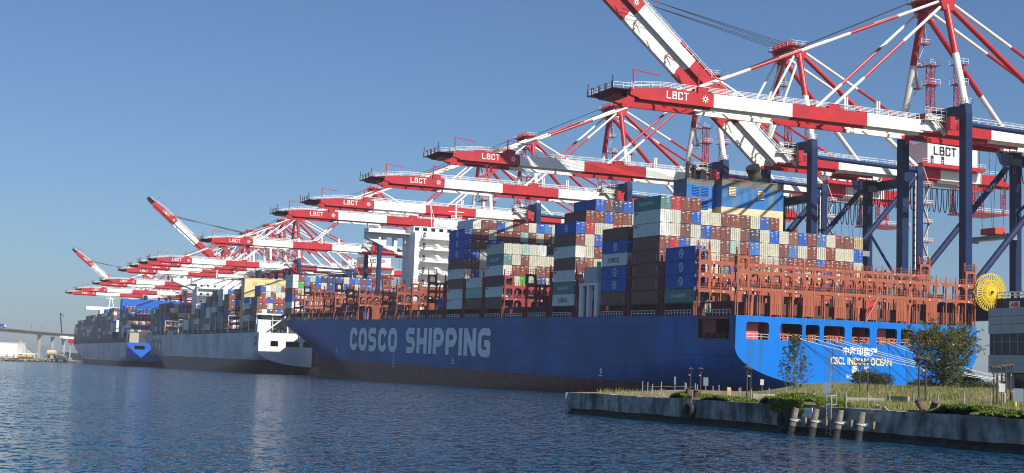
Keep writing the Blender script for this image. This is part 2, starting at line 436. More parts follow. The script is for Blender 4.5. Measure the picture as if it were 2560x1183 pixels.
def make_crane(raised):
    root = empty('container_crane')
    off = (0,0,-QZ)
    NW = [C_NAVY]
    # legs
    for (x, zt) in ((0, 66.0), (33.5, 62.0)):
        for y in (-10.6, 10.6):
            b_ = MB(off)
            b_.box(x-0.9, x+0.9, y-1.05, y+1.05, 7.5, zt-2.2, 0)
            s = 1 if y < 0 else -1
            b_.hexa([(x-0.9,y-1.05,zt-2.2),(x+0.9,y-1.05,zt-2.2),(x+0.9,y+1.05,zt-2.2),(x-0.9,y+1.05,zt-2.2)],
                    [(x-0.9,y-(0.75 if s>0 else 1.05),zt),(x+0.9,y-(0.75 if s>0 else 1.05),zt),(x+0.9,y+(1.05 if s>0 else 0.75),zt),(x-0.9,y+(1.05 if s>0 else 0.75),zt)], 0)
            for z in range(14, 60, 9): b_.box(x-0.93, x+0.93, y-1.08, y+1.08, z, z+0.12, 0)
            if x == 0:
                rail(b_, (x-0.9,y-1.0,zt), (x-0.9,y+1.0,zt), 1.2, 1.0, 0.05, 1); rail(b_, (x+0.9,y-1.0,zt), (x-0.9,y-1.0,zt), 1.2, 1.0, 0.05, 1)
                rail(b_, (x+0.9,y+1.0,zt), (x+0.9,y-1.0,zt), 1.2, 1.0, 0.05, 1)
            leg = b_.build('leg', [C_NAVY, C_RAIL], root)
            g = MB(off)      # bogies under the leg
            g.prism([(y-4.2,6.4),(y+4.2,6.4),(y+1.6,7.5),(y-1.6,7.5)], 'x', x-0.5, x+0.5, 0)
            for j in range(4):
                yy = y-3.6+2.4*j
                g.box(x-0.45, x+0.45, yy-0.9, yy+0.9, 5.4, 6.4, 0)
                for w_ in (-0.45, 0.45): g.tube((x-0.2,yy+w_,QZ+0.42), (x+0.2,yy+w_,QZ+0.42), 0.42, 12, 1)
            g.build('bogie', [C_NAVY, C_DARK], root)
    for x in (0, 33.5):
        b_ = MB(off); b_.box(x-0.85, x+0.85, -9.5, 9.5, 18.8, 22.6); rail(b_, (x-0.8,-9.5,22.6), (x-0.8,9.5,22.6), 1.2, 2, .05, 1)
        b_.build('portal_beam', [C_NAVY, C_RAIL], root)
        b_ = MB(off); b_.box(x-0.6, x+0.6, -9.55, 9.55, 7.6, 9.2); b_.build('sill_beam', NW, root)
    b_ = MB(off); b_.prism([(-9.6,63.2),(9.6,63.2),(9.6,65.6),(7.2,65.9),(-7.2,65.9),(-9.6,65.6)], 'x', -0.8, 0.8); b_.build('upper_cross_beam', NW, root)
    b_ = MB(off); b_.box(32.8, 34.2, -9.6, 9.6, 57.2, 59.6); b_.build('upper_cross_beam', NW, root)
    for y in (-10.6, 10.6):
        b_ = MB(off); b_.tube((0.8,y,61.6), (32.7,y,61.0), 0.55, 12); rail(b_, (1,y,62.15), (32.5,y,61.55), 1.1, 2.4, .05, 1)
        b_.build('tie_tube', [C_NAVY, C_RAIL], root, smooth=False)
        b_ = MB(off); b_.tube((32.8,y,59.3), (0.8,y,25), 0.72, 14)
        b_.prism([(32.6,61.2),(32.6,56.0),(28.8,58.0),(27.5,61.2)], 'y', y-0.1, y+0.1)
        b_.build('diagonal_brace', NW, root)
        b_ = MB(off); b_.tube((0.9,y,44.0), (33,y,24.0), 0.40, 12) if False else b_.tube((0.8,y,24.3), (32.6,y,21.5), 0.5, 12)
        b_.build('lower_tie_tube', NW, root)
    b_ = MB(off); b_.tube((33.5,-9.6,24), (33.5,9.7,46), 0.38, 10); b_.build('land_brace', NW, root)
    b_ = MB(off); b_.tube((33.5,9.7,46.5), (33.5,-9.6,58), 0.38, 10); b_.build('land_brace', NW, root)
    # main girders
    for y in (-4, 4):
        b_ = MB(off)
        segs = [(-6.6, 5, 0), (5, 12.5, 0), (12.5, 32, 1), (32, 46, 0), (46, 60, 1), (60, 71, 0)]
        for a, c, k in segs:
            b_.box(a, c, y-0.65, y+0.65, G0, G1, k) if c < 70 else b_.prism([(a,G0),(c,G0),(c-4.5,G1),(a,G1)], 'y', y-0.65, y+0.65, k)
            s = -1 if y > 0 else 1
            b_.box(a, c, y+s*0.66, y+s*1.3, G0-0.6, G0+0.25, k)
        rail(b_, (-6,y-0.9 if y<0 else y+0.9,G1), (68,y-0.9 if y<0 else y+0.9,G1), 1.15, 2.4, .055, 2)
        b_.build('main_girder', [C_RED, C_WHITE, C_RAIL], root)
    b_ = MB(off); b_.box(-0.3, 0.3, -3.3, 3.3, G0+1.7, G0+2.3); tie_me = b_.mesh('girder_tie', [C_RED])
    for x in range(-4, 70, 9): link('girder_tie', tie_me, root, (x,0,0))
    # hinge machinery and stairs
    b_ = MB(off)
    b_.box(-7.2, -1.2, -5.9, -4.8, G1-0.1, G1+0.05, 1)
    for y in (-3.9, 3.9): b_.prism([(-7.6,G0+0.3),(-3,G0+0.3),(-2,G1+0.9),(-5.5,G1+1.6)], 'y', y-0.9, y-0.7, 1)
    for z in (G1+0.2, G1+1.6): rail(b_, (-7.0,-5.8,z), (-1.2,-5.8,z), 1.1, 1.2, .05, 1)
    b_.beam((-6.5,-5.6,G1+1.2), (-1.5,-5.6,G0-0.4), 0.12, 0.8, 1)
    rail(b_, (-1.5,-5.9,G0-0.4), (-6.5,-5.9,G1+1.2), 1.0, 1.2, .05, 1)
    b_.box(-4.5, -1.0, -3.2, 3.2, G1, G1+1.8, 0); b_.box(-3.2, -1.8, -9.4, -8.0, G0+0.2, G1+0.4, 0)
    b_.build('boom_hinge_platform', [C_RED, C_RAIL], root)
    # apex frame
    APZ = 89.8
    for y in (-1, 1):
        b_ = MB(off); striped(b_, (0,y*10.4,66.0), (0,y*4.0,APZ), 0.78, [0.5], [1,0], 14); b_.build('mast_leg', [C_RED, C_WHITE], root)
    b_ = MB(off)
    b_.box(-0.9, 0.9, -4.6, 4.6, APZ-0.4, APZ+1.5, 0)
    for y in (-4.1, 4.1): b_.prism([(-2.6,APZ+1.6),(2.2,APZ+1.6),(1.4,APZ-1.4),(-1.2,APZ-1.4)], 'y', y-0.7, y+0.7, 0)
    b_.box(-3.4, 1.8, -5.4, 5.4, APZ+1.6, APZ+1.75, 0)
    for y in (-3, -1, 1, 3): b_.tube((-2.6,y-0.15,APZ+2.5), (-2.6,y+0.15,APZ+2.5), 0.7, 12, 2)
    b_.box(-1.0, 0.6, -1.6, 1.6, APZ+1.75, APZ+3.3, 0)
    for y in (-5.3, 5.3): rail(b_, (-3.3,y,APZ+1.75), (1.7,y,APZ+1.75), 1.2, 1.3, .05, 1)
    for x in (-3.3, 1.7): rail(b_, (x,-5.3,APZ+1.75), (x,5.3,APZ+1.75), 1.2, 1.6, .05, 1)
    b_.build('apex_beam', [C_RED, C_RAIL, C_RED], root)
    for y in (-1, 1):
        b_ = MB(off); striped(b_, (0.6,y*4.0,APZ), (33.3,y*10.2,62), 0.62, [0.6], [0,1], 12); b_.build('back_leg', [C_RED, C_WHITE], root)
        b_ = MB(off); striped(b_, (1.0,y*3.9,APZ+0.8), (60,y*4.0,G1+0.2), 0.38, [0.3, 0.72], [1,0,1], 8); b_.build('backstay', [C_RED, C_WHITE], root)
    # lattice access towers on the upper cross beam
    for y, h in ((-5.2, 76.0), (4.2, 77.5)):
        b_ = MB(off); lattice(b_, 2.6, y, 62.6, h, 0.7, 0)
        for z in (h-4.5, h):
            b_.box(1.2, 4.2, y-1.4, y+1.4, z, z+0.12, 0); rail(b_, (1.2,y-1.4,z+0.1), (4.2,y-1.4,z+0.1), 1.2, 1, .05, 1); rail(b_, (1.2,y-1.4,z+0.1), (1.2,y+1.4,z+0.1), 1.2, 1, .05, 1)
        b_.build('access_tower', [C_RED, C_RAIL], root)
    # mast stairs on the far mast
    b_ = MB(off); y0, z0 = 10.0, 68.0
    for i in range(4):
        ya = 10.0-6.4*(z0-66)/23.8; z1 = z0+5
        b_.beam((1.2+(i%2)*1.6,ya+0.8,z0), (2.8-(i%2)*1.6,ya,z1), 0.8, 0.12, 0)
        b_.box(1.0, 3.6, ya-1.2, ya+0.6, z1, z1+0.1, 1); rail(b_, (3.6,ya-1.2,z1), (3.6,ya+0.6,z1), 1.1, 1, .05, 0); rail(b_, (1.0,ya-1.2,z1), (3.6,ya-1.2,z1), 1.1, 1, .05, 0)
        z0 = z1
    b_.build('mast_stair', [C_RAIL, C_RED], root)
    # stair tower on the near land leg
    b_ = MB(off)
    for i, z in enumerate(range(12, 58, 5)):
        b_.box(34.6, 37.6, -11.6, -9.6, z, z+0.12, 1)
        rail(b_, (37.6,-11.6,z), (37.6,-9.6,z), 1.1, 1, .06, 0); rail(b_, (34.6,-11.6,z), (37.6,-11.6,z), 1.1, 1, .06, 0)
        b_.beam((35.0+(i%2)*2.2,-10.6,z), (37.2-(i%2)*2.2,-10.6,z+5), 0.7, 0.12, 0)
    for x in (34.8, 37.4): b_.beam((x,-9.7,10), (x,-9.7,58), 0.1, 0.1, 0)
    b_.build('leg_stair', [C_RAIL, C_RED], root)
    # lift mast on the land leg
    b_ = MB(off); b_.box(32.2, 32.5, -11.2, -10.6, 9, 60, 0)
    for z in range(10, 60, 2): b_.box(31.9, 32.2, -11.3, -10.5, z, z+0.5, 1)
    b_.build('lift_guide', [C_RAIL, C_DARK], root)
    # machinery house
    hs = empty('machinery_house', (0,0,0), root)
    b_ = MB(off); b_.box(40, 57, -6.5, 6.5, 64.0, 69.6, 0); b_.box(39.8, 57.2, -6.7, 6.7, 69.6, 69.85, 0)
    b_.box(37.5, 59, -7.6, 7.6, 63.0, 63.9, 1); b_.box(39, 58, -5, 5, 62.85, 63.0, 1)
    b_.build('house_wall', [C_WHITE, C_RED], hs)
    b_ = MB(off)
    for y in (-7.5, 7.5): rail(b_, (37.6,y,63.9), (58.9,y,63.9), 1.1, 1.6, .05)
    rail(b_, (37.6,-7.5,63.9), (37.6,7.5,63.9), 1.1, 1.6, .05); b_.build('house_railing', [C_RAIL], hs)
    for x in (41, 44.6): 
        b_ = MB(off); b_.box(x, x+1.0, -6.56, -6.5, 64.1, 66.2); b_.build('house_door', [C_DARK], hs)
    o = link('lettering', LBCT_K, hs); o.matrix_local = Matrix.Translation((42.2,-6.6,66.7-QZ)) @ M_AFT
    o = link('emblem', STAR_R, hs); o.matrix_local = Matrix.Translation((52.2,-6.6,67.7-QZ)) @ M_AFT
    # trolley, cab, spreader
    tx = 17 if not raised else 20
    tr = MB(off); tr.box(tx-4, tx+4, -3.1, 3.1, G0-0.2, G0+0.9, 0)
    for y in (-2.9, 2.9): tr.box(tx-4.5, tx+4.5, y-0.3, y+0.3, G0-1.2, G0-0.2, 0)
    for dx in (-2.6, 2.6):
        for dy in (-1.6, 1.6): tr.beam((tx+dx,dy,G0-0.5), (tx+dx*0.6,dy,40.6), 0.07, 0.07, 1)
    tr.build('trolley', [C_RED, C_DARK], root)
    cb = MB(off); cb.box(tx+4.6, tx+7.4, -1.4, 1.4, G0-4.6, G0-1.6, 0); cb.box(tx+4.4, tx+7.6, -1.6, 1.6, G0-1.6, G0-1.3, 1)
    for dx in (5, 7): cb.beam((tx+dx,0,G0-1.3), (tx+dx,0,G0), 0.2, 0.2, 1)
    cb.build('operator_cab', [GLASS, C_RAIL], root)
    sp = MB(off); sp.box(tx-1.4, tx+1.4, -2.4, 2.4, 39.2, 40.6, 0); sp.box(tx-1.22, tx+1.22, -6.1, 6.1, 38.0, 38.9, 1)
    for dy in (-6.1, 6.1): sp.box(tx-1.35, tx+1.35, dy-0.25, dy+0.25, 37.6, 39.0, 1)
    sp.build('spreader', [mat('spreader_red', (0.6,0.05,0.03)), mat('spreader_grey', (0.25,0.25,0.25))], root)
    # festoon loops
    fb = MB(off); x = 25.0
    while x < 60:
        pts = [Vector((x+1.5*t/8, 5.6, G0-0.8-6.5*(1-((t-4)/4)**2)**0.5)) for t in range(9)]
        fb.path(pts, 0.12, 5); x += 1.9
    fb.tube((24,5.6,G0-0.7), (61,5.6,G0-0.7), 0.12, 6)
    fb.build('festoon_cable', [BLACK], root)
    # hanging maintenance platform at the girder's tail
    tb = MB(off)
    for x in (58, 68):
        for y in (-4.4, 4.4): lattice(tb, x, y, G0-7.6, G0-0.1, 0.45, 0, 0.1, 1.9)
    tb.box(56.5, 69.5, -5.2, 5.2, G0-8.0, G0-7.75, 0)
    rail(tb, (56.5,-5.2,G0-7.75), (69.5,-5.2,G0-7.75), 1.1, 1.6, .06, 1)
    tb.build('tail_platform', [C_RED, C_RAIL], root)
    # boom
    bo = link('boom', BOOM, root, (HX,0,G0-QZ))
    link('boom_railing', BOOM_RAIL, bo); link('boom_tip_platform', BOOM_TIP, bo)
    link('davit', DAVIT, bo, (-72.8,-5.4,2.0)); link('davit', DAVIT, bo, (-57.5,-5.0,2.7))
    o = link('lettering', LBCT_W, bo); o.matrix_local = Matrix.Translation((-64.6,-4.68,0.72)) @ M_AFT
    o = link('emblem', STAR_W, bo); o.matrix_local = Matrix.Translation((-55.6,-4.69,1.35)) @ M_AFT
    ang = R(39.8) if raised else 0
    if raised: bo.rotation_euler = (0, ang, 0)
    def bp(x, y, z):
        return Vector((HX + x*math.cos(ang)+z*math.sin(ang), y, G0 - x*math.sin(ang)+z*math.cos(ang)))
    if not raised:
        for y in (-1, 1):
            b_ = MB(off); striped(b_, (-0.8,y*4.1,APZ+1.0), bp(-57.2,y*4.0,G1-G0+0.9), 0.34, [0.2,0.4,0.6,0.8], [1,0,1,0,1], 8); b_.build('forestay', [C_RED, C_WHITE], root)
            b_ = MB(off); striped(b_, (-0.6,y*4.1,APZ+0.2), bp(-23.2,y*4.0,G1-G0+0.9), 0.34, [0.38,0.74], [1,0,1], 8); b_.build('forestay', [C_RED, C_WHITE], root)
        b_ = MB(off)
        for y in (-2.2, -1.4, 1.0, 1.8): b_.tube((-2.6,y,APZ+2.4), bp(-56,y,G1-G0+1.2), 0.07, 5)
        b_.build('hoist_rope', [C_DARK], root)
    else:
        for y in (-1, 1):
            b_ = MB(off); k1 = Vector((-13.5,y*4.1,67.5)); k0 = Vector((-0.8,y*4.1,APZ+0.5))
            striped(b_, k0, k1, 0.33, [0.98], [1,1], 8); b_.build('forestay', [C_RED, C_WHITE], root)
            b_ = MB(off); striped(b_, Vector((0.4,y*4.1,APZ)), Vector((-8.5,y*4.1,66.2)), 0.33, [0.98], [1,1], 8); b_.build('forestay', [C_RED, C_WHITE], root)
            b_ = MB(off); striped(b_, bp(-23.2,y*4.0,3.4), bp(-57.2,y*4.0,3.5), 0.33, [0.5], [0,1], 8); b_.build('forestay', [C_RED, C_WHITE], root)
        b_ = MB(off)
        for i, y in enumerate((-2.6,-1.8,-1.0,1.0,1.8,2.6)): b_.tube((-2.8,y,APZ+2.6-0.25*(i%3)), bp(-56.5-0.8*(i%3),y,G1-G0+1.0), 0.075, 5)
        b_.build('hoist_rope', [C_DARK], root)
    return root
PROTO_LOW = make_crane(False)
PROTO_UP = make_crane(True)
CRANES = [
 (20.0, 0, 'red and white gantry crane, boom lowered over the blue ship stern, with yellow cable reel'),
 (77.0, 1, 'red and white gantry crane with raised boom, standing beside the blue funnel'),
 (119.3, 0, 'red and white gantry crane, lowered boom above the blue ship, just ahead of the funnel'),
 (176.8, 0, 'red and white gantry crane, lowered boom over the tall stacks aft of the white deckhouse'),
 (247.0, 0, 'red and white gantry crane with lowered boom reaching just ahead of the white deckhouse'),
 (291.0, 0, 'red and white gantry crane with lowered boom over the blue ship foredeck'),
 (431.5, 0, 'red and white gantry crane with lowered boom at the gap between blue and grey ships'),
 (581.0, 0, 'red and white gantry crane, lowered boom, first ahead of the yellow casing'),
 (613.0, 0, 'red and white gantry crane, lowered boom, second ahead of the yellow casing'),
 (649.0, 0, 'red and white gantry crane, lowered boom, third ahead of the yellow casing'),
 (695.0, 0, 'red and white gantry crane, lowered boom over the grey ship bow'),
 (714.0, 1, 'red and white gantry crane with raised boom, standing beside the grey ship'),
 (781.0, 0, 'red and white gantry crane with lowered boom above the far ship stern'),
 (822.0, 0, 'red and white gantry crane with lowered boom above the far ship, second from its stern'),
 (1139.0, 1, 'red and white gantry crane with raised boom beside the far ship'),
 (928.0, 0, 'red and white gantry crane with lowered boom over the far ship middle stacks'),
 (996.0, 0, 'red and white gantry crane with lowered boom over the far ship foremost stacks'),
]
used = {}
CR = []
for Yc, up, lab in CRANES:
    pro = PROTO_UP if up else PROTO_LOW
    c = pro if not used.get(up) else copy_tree(pro)
    used[up] = 1
    c.location = (64.0, Yc, QZ)
    tag(c, lab, 'crane', 'ship to shore cranes along the quay')
    if Yc > 760: c.scale = (1, 1, 0.95)
    CR.append(c)
# cable reel and long portal beam on the first crane only
c1 = CR[0]
b = MB(off=(0,0,-QZ)); b.box(-1.0, 1.0, -46, -11.7, 18.4, 22.9, 0); rail(b, (-0.9,-46,22.9), (-0.9,-11.7,22.9), 1.3, 1.6, .07, 1); rail(b, (0.9,-46,22.9), (0.9,-11.7,22.9), 1.3, 1.6, .07, 1)
cat_b = b.build('reel_beam', [C_NAVY, C_RAIL], c1)
b = MB(off=(0,0,-QZ)); _rp = onY(2475.5, 731, -1.0); xr, yr, zr_ = _rp.x-64.0, -21.0, _rp.z
for rr in (3.85, 2.5):
    n = 48
    for i in range(n):
        a0, a1 = 2*math.pi*i/n, 2*math.pi*(i+1)/n
        for dy in (-0.35, 0.35):
            b.beam((xr+rr*math.cos(a0),yr+dy,zr_+rr*math.sin(a0)), (xr+rr*math.cos(a1),yr+dy,zr_+rr*math.sin(a1)), 0.15, 0.15, 0)
for i in range(40):
    a = 2*math.pi*i/40
    for dy in (-0.35, 0.35):
        b.beam((xr+0.5*math.cos(a),yr+dy,zr_+0.5*math.sin(a)), (xr+3.85*math.cos(a),yr+dy,zr_+3.85*math.sin(a)), 0.07, 0.16, 0)
b.tube((xr,yr-0.5,zr_), (xr,yr+1.6,zr_), 0.75, 16, 0); b.tube((xr,yr-0.8,zr_), (xr,yr-0.5,zr_), 0.3, 12, 1)
b.box(xr-0.4, 1.0, yr+0.9, yr+1.5, zr_-0.5, zr_+0.4, 1)
b.build('cable_reel', [C_YEL, C_DARK], c1)
b = MB(off=(0,0,-QZ)); b.box(-1.05, -1.0, -28.0, -25.0, 20.9, 22.2, 0); b.box(-1.05, -1.0, -33.8, -30.0, 20.9, 22.2, 0); b.build('sign_plate', [LETW], c1)
put_text('ABB', 2.4, 0.95, C_RED, c1, (-1.07, -25.3, 21.05-QZ), M_PORT, 0.05)
# small tonal differences between the cranes come from their own dirt maps (object coordinates shared), so age a few railings only

# ------------------------------------------------------------------ ships
def hull_material(name, side, boot, zboot, scuff=0.5, seam=0.25):
    M = bpy.data.materials.new(name); M.use_nodes = True
    N = M.node_tree.nodes; L = M.node_tree.links; b_ = N['Principled BSDF']
    b_.inputs['Roughness'].default_value = 0.5; b_.inputs['Specular IOR Level'].default_value = 0.25
    tc = N.new('ShaderNodeTexCoord'); sx = N.new('ShaderNodeSeparateXYZ'); L.new(tc.outputs['Object'], sx.inputs[0])
    # fade of the paint
    n = N.new('ShaderNodeTexNoise'); n.inputs['Scale'].default_value = 0.06; n.inputs['Detail'].default_value = 8
    L.new(tc.outputs['Object'], n.inputs['Vector'])
    mr = N.new('ShaderNodeMapRange'); mr.inputs[1].default_value = .3; mr.inputs[2].default_value = .7; mr.inputs[3].default_value = .62; mr.inputs[4].default_value = 1.32
    L.new(n.outputs['Fac'], mr.inputs[0])
    c1_ = N.new('ShaderNodeMix'); c1_.data_type = 'RGBA'; c1_.blend_type = 'MULTIPLY'; c1_.inputs[0].default_value = 1; c1_.inputs[6].default_value = (*side, 1)
    L.new(mr.outputs[0], c1_.inputs[7])
    # every plate has faded a little differently
    pm = N.new('ShaderNodeVectorMath'); pm.operation = 'DIVIDE'; pm.inputs[1].default_value = (1e6, 11.0, 2.9); L.new(tc.outputs['Object'], pm.inputs[0])
    pf = N.new('ShaderNodeVectorMath'); pf.operation = 'FLOOR'; L.new(pm.outputs[0], pf.inputs[0])
    wn = N.new('ShaderNodeTexWhiteNoise'); wn.noise_dimensions = '3D'; L.new(pf.outputs[0], wn.inputs['Vector'])
    pr_ = N.new('ShaderNodeMapRange'); pr_.inputs[3].default_value = .91; pr_.inputs[4].default_value = 1.09; L.new(wn.outputs['Value'], pr_.inputs[0])
    cp = N.new('ShaderNodeMix'); cp.data_type = 'RGBA'; cp.blend_type = 'MULTIPLY'; cp.inputs[0].default_value = 1; L.new(c1_.outputs[2], cp.inputs[6]); L.new(pr_.outputs[0], cp.inputs[7]); c1_ = cp
    # vertical streaks and scuffs
    mp = N.new('ShaderNodeMapping'); mp.inputs['Scale'].default_value = (0.5, 0.5, 0.05); L.new(tc.outputs['Object'], mp.inputs[0])
    n2 = N.new('ShaderNodeTexNoise'); n2.inputs['Scale'].default_value = 1; n2.inputs['Detail'].default_value = 6; L.new(mp.outputs[0], n2.inputs['Vector'])
    m2 = N.new('ShaderNodeMapRange'); m2.inputs[1].default_value = .5; m2.inputs[2].default_value = .75; m2.inputs[3].default_value = 0; m2.inputs[4].default_value = scuff*0.55
    L.new(n2.outputs['Fac'], m2.inputs[0])
    c2_ = N.new('ShaderNodeMix'); c2_.data_type = 'RGBA'; L.new(m2.outputs[0], c2_.inputs[0]); L.new(c1_.outputs[2], c2_.inputs[6])
    c2_.inputs[7].default_value = (side[0]*0.35+0.02, side[1]*0.4+0.02, side[2]*0.4+0.02, 1)
    # fender scrapes low on the side
    n3 = N.new('ShaderNodeTexNoise'); n3.inputs['Scale'].default_value = 0.35; n3.inputs['Detail'].default_value = 7; n3.inputs['Roughness'].default_value = .7
    mp3 = N.new('ShaderNodeMapping'); mp3.inputs['Scale'].default_value = (1, .6, 1.4); L.new(tc.outputs['Object'], mp3.inputs[0]); L.new(mp3.outputs[0], n3.inputs['Vector'])
    m3 = N.new('ShaderNodeMapRange'); m3.inputs[1].default_value = .56; m3.inputs[2].default_value = .66; m3.inputs[3].default_value = 0; m3.inputs[4].default_value = scuff
    L.new(n3.outputs['Fac'], m3.inputs[0])
    zr = N.new('ShaderNodeMapRange'); zr.inputs[1].default_value = zboot+5.5; zr.inputs[2].default_value = zboot+1.0; zr.inputs[3].default_value = 0; zr.inputs[4].default_value = 1
    L.new(sx.outputs['Z'], zr.inputs[0])
    mu = N.new('ShaderNodeMath'); mu.operation = 'MULTIPLY'; L.new(m3.outputs[0], mu.inputs[0]); L.new(zr.outputs[0], mu.inputs[1])
    c3_ = N.new('ShaderNodeMix'); c3_.data_type = 'RGBA'; L.new(mu.outputs[0], c3_.inputs[0]); L.new(c2_.outputs[2], c3_.inputs[6]); c3_.inputs[7].default_value = (.012,.014,.02,1)
    # plate seams: horizontal strakes and butt joints
    out = c3_.outputs[2]
    for ax, per, wd in (('Z', 2.9, .055), ('Y', 11.0, .02)):
        dv = N.new('ShaderNodeMath'); dv.operation = 'DIVIDE'; dv.inputs[1].default_value = per; L.new(sx.outputs[ax], dv.inputs[0])
        fr = N.new('ShaderNodeMath'); fr.operation = 'FRACT'; L.new(dv.outputs[0], fr.inputs[0])
        lt = N.new('ShaderNodeMath'); lt.operation = 'LESS_THAN'; lt.inputs[1].default_value = wd; L.new(fr.outputs[0], lt.inputs[0])
        ms = N.new('ShaderNodeMath'); ms.operation = 'MULTIPLY'; ms.inputs[1].default_value = seam; L.new(lt.outputs[0], ms.inputs[0])
        cx = N.new('ShaderNodeMix'); cx.data_type = 'RGBA'; L.new(ms.outputs[0], cx.inputs[0]); L.new(out, cx.inputs[6]); cx.inputs[7].default_value = (.008,.012,.03,1)
        out = cx.outputs[2]
    # boot topping
    nb = N.new('ShaderNodeTexNoise'); nb.inputs['Scale'].default_value = .5; nb.inputs['Detail'].default_value = 7; L.new(tc.outputs['Object'], nb.inputs['Vector'])
    mb_ = N.new('ShaderNodeMapRange'); mb_.inputs[1].default_value = .3; mb_.inputs[2].default_value = .7; mb_.inputs[3].default_value = .55; mb_.inputs[4].default_value = 1.35; L.new(nb.outputs['Fac'], mb_.inputs[0])
    cb = N.new('ShaderNodeMix'); cb.data_type = 'RGBA'; cb.blend_type = 'MULTIPLY'; cb.inputs[0].default_value = 1; cb.inputs[6].default_value = (*boot, 1); L.new(mb_.outputs[0], cb.inputs[7])
    st = N.new('ShaderNodeMath'); st.operation = 'LESS_THAN'; st.inputs[1].default_value = zboot; L.new(sx.outputs['Z'], st.inputs[0])
    cf = N.new('ShaderNodeMix'); cf.data_type = 'RGBA'; L.new(st.outputs[0], cf.inputs[0]); L.new(out, cf.inputs[6]); L.new(cb.outputs[2], cf.inputs[7])
    L.new(cf.outputs[2], b_.inputs['Base Color'])
    bp_ = N.new('ShaderNodeBump'); bp_.inputs['Strength'].default_value = .25; bp_.inputs['Distance'].default_value = .12
    nn = N.new('ShaderNodeTexNoise'); nn.inputs['Scale'].default_value = .45; nn.inputs['Detail'].default_value = 2; L.new(tc.outputs['Object'], nn.inputs['Vector'])
    L.new(nn.outputs['Fac'], bp_.inputs['Height']); L.new(bp_.outputs[0], b_.inputs['Normal'])
    return M

def make_hull(root, S):
    """S: L,B,zd,zc (transom corner height),zb (transom bottom), zo (mooring opening bottom), open (y0,y1), wins, mats"""
    L_, B_, zd = S['L'], S['B'], S['zd']; hb = B_/2
    y0o, y1o = S['open']
    ys = [0, y0o, y1o] + [y1o+(L_*0.60-y1o)*i/18 for i in range(1, 19)] + [L_*0.60+(L_*0.40)*(1-(1-i/34)**1.5) for i in range(1, 35)]
    def zbot(y): return S['zb']-16.6*min(1, y/60)**0.8
    def half(y, z):
        zb_, zk = zbot(y), S['zc']-0.107*y
        h = hb
        if z < zk:
            s = (z-zb_)/max(0.01, zk-zb_); h = hb*math.sqrt(max(0, 1-(1-max(0, s))**2))
        zn = min(1, max(0, (z+10)/(zd+10)))
        Ys = L_*(0.57+0.23*zn**1.5); Ye = L_*(0.975+0.025*zn**1.5); p = 1.05+2.05*zn**3
        if y > Ys: h = min(h, hb*max(0, 1-((y-Ys)/(Ye-Ys))**p)) if y < Ye else 0
        return h
    zo = S['zo']; upper = [zo, (zo+zd)/2, zd]
    nl = 16
    rows = []
    for y in ys:
        zb_ = zbot(y)
        zs = [zb_+(zo-zb_)*(1-(1-j/nl)**1.25) for j in range(nl)]+upper
        # stem rake: shift the last stations in to their own end
        rows.append([(y, half(y, z), z) for z in zs])
    for side, nm in ((-1, 'hull_port'), (1, 'hull_starboard')):
        b_ = MB(); vs = [(hb+side*h, y, z) for r_ in rows for (y, h, z) in r_]; fs = []; nz = nl+3
        for i in range(len(ys)-1):
            for j in range(nz-1):
                if S.get('cut', True) and side < 0 and i == 1 and j >= nl: continue
                fs.append((i*nz+j, (i+1)*nz+j, (i+1)*nz+j+1, i*nz+j+1))
        b_.add(vs, fs)
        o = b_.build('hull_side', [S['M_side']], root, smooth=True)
        bm = bmesh.new(); bm.from_mesh(o.data); bmesh.ops.remove_doubles(bm, verts=bm.verts, dist=0.004); bm.to_mesh(o.data); bm.free()
    # transom plate with openings
    zc, zb_ = S['zc'], S['zb']
    outer = [(0,zd),(0,zc)]
    for i in range(1, 25):
        a = R(90*i/24); outer.append((hb-hb*math.cos(a), zc-(zc-zb_)*math.sin(a)))
    outer += [(B_-x, z) for x, z in outer[::-1][1:]]
    holes = [rrect(a, c, z0, z1, 0.55, 4, (0,0,1,1)) for a, c, z1, z0 in S['wins']]
    b_ = MB(); b_.plate(outer, holes, 'y', -0.02, 0.6)
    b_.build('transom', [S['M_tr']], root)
    # decks
    dk = MB()
    vs = []; 
    for y in ys: vs += [(hb-half(y, zd)+0.02, y, zd-0.05), (hb+half(y, zd)-0.02, y, zd-0.05)]
    n = len(ys); dk.add(vs, [(2*i, 2*i+1, 2*i+3, 2*i+2) for i in range(n-1)])
    dk.build('main_deck', [S['M_deck']], root)
    md = MB(); md.box(0.3, B_-0.3, 0.62, y1o+6, zo-0.3, zo-0.02); md.box(0.4, B_-0.4, y1o+3, y1o+3.4, zo, zd-0.1)
    for x in (9.0, 26.2, 32.4, 49.5):
        if x < B_-3: md.box(x-0.2, x+0.2, 3, y1o+3, zo, zd-0.1)
    md.build('mooring_deck', [S['M_moor']], root)
    return half

# ---- the blue ship
S1 = empty('container_ship', (0,0,0))
TRIM = Matrix.Rotation(math.atan(0.0174), 4, 'X') @ Matrix.Rotation(-math.atan(0.0035), 4, 'Y')
S1.matrix_world = TRIM
tag(S1, 'long blue container ship with orange lashing bridges and blue funnel casing', 'ship', 'container ships moored at the quay')
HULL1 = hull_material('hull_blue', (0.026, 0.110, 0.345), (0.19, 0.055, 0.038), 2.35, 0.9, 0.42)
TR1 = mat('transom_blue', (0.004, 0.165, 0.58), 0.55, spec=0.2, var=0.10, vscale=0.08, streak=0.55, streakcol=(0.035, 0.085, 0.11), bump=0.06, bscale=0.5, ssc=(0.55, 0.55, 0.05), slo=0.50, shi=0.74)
DECKB = mat('deck_brown', (0.16, 0.05, 0.035), 0.8, var=0.25)
MOORR = mat('mooring_red', (0.42, 0.085, 0.085), 0.7, var=0.2, rust=0.3)
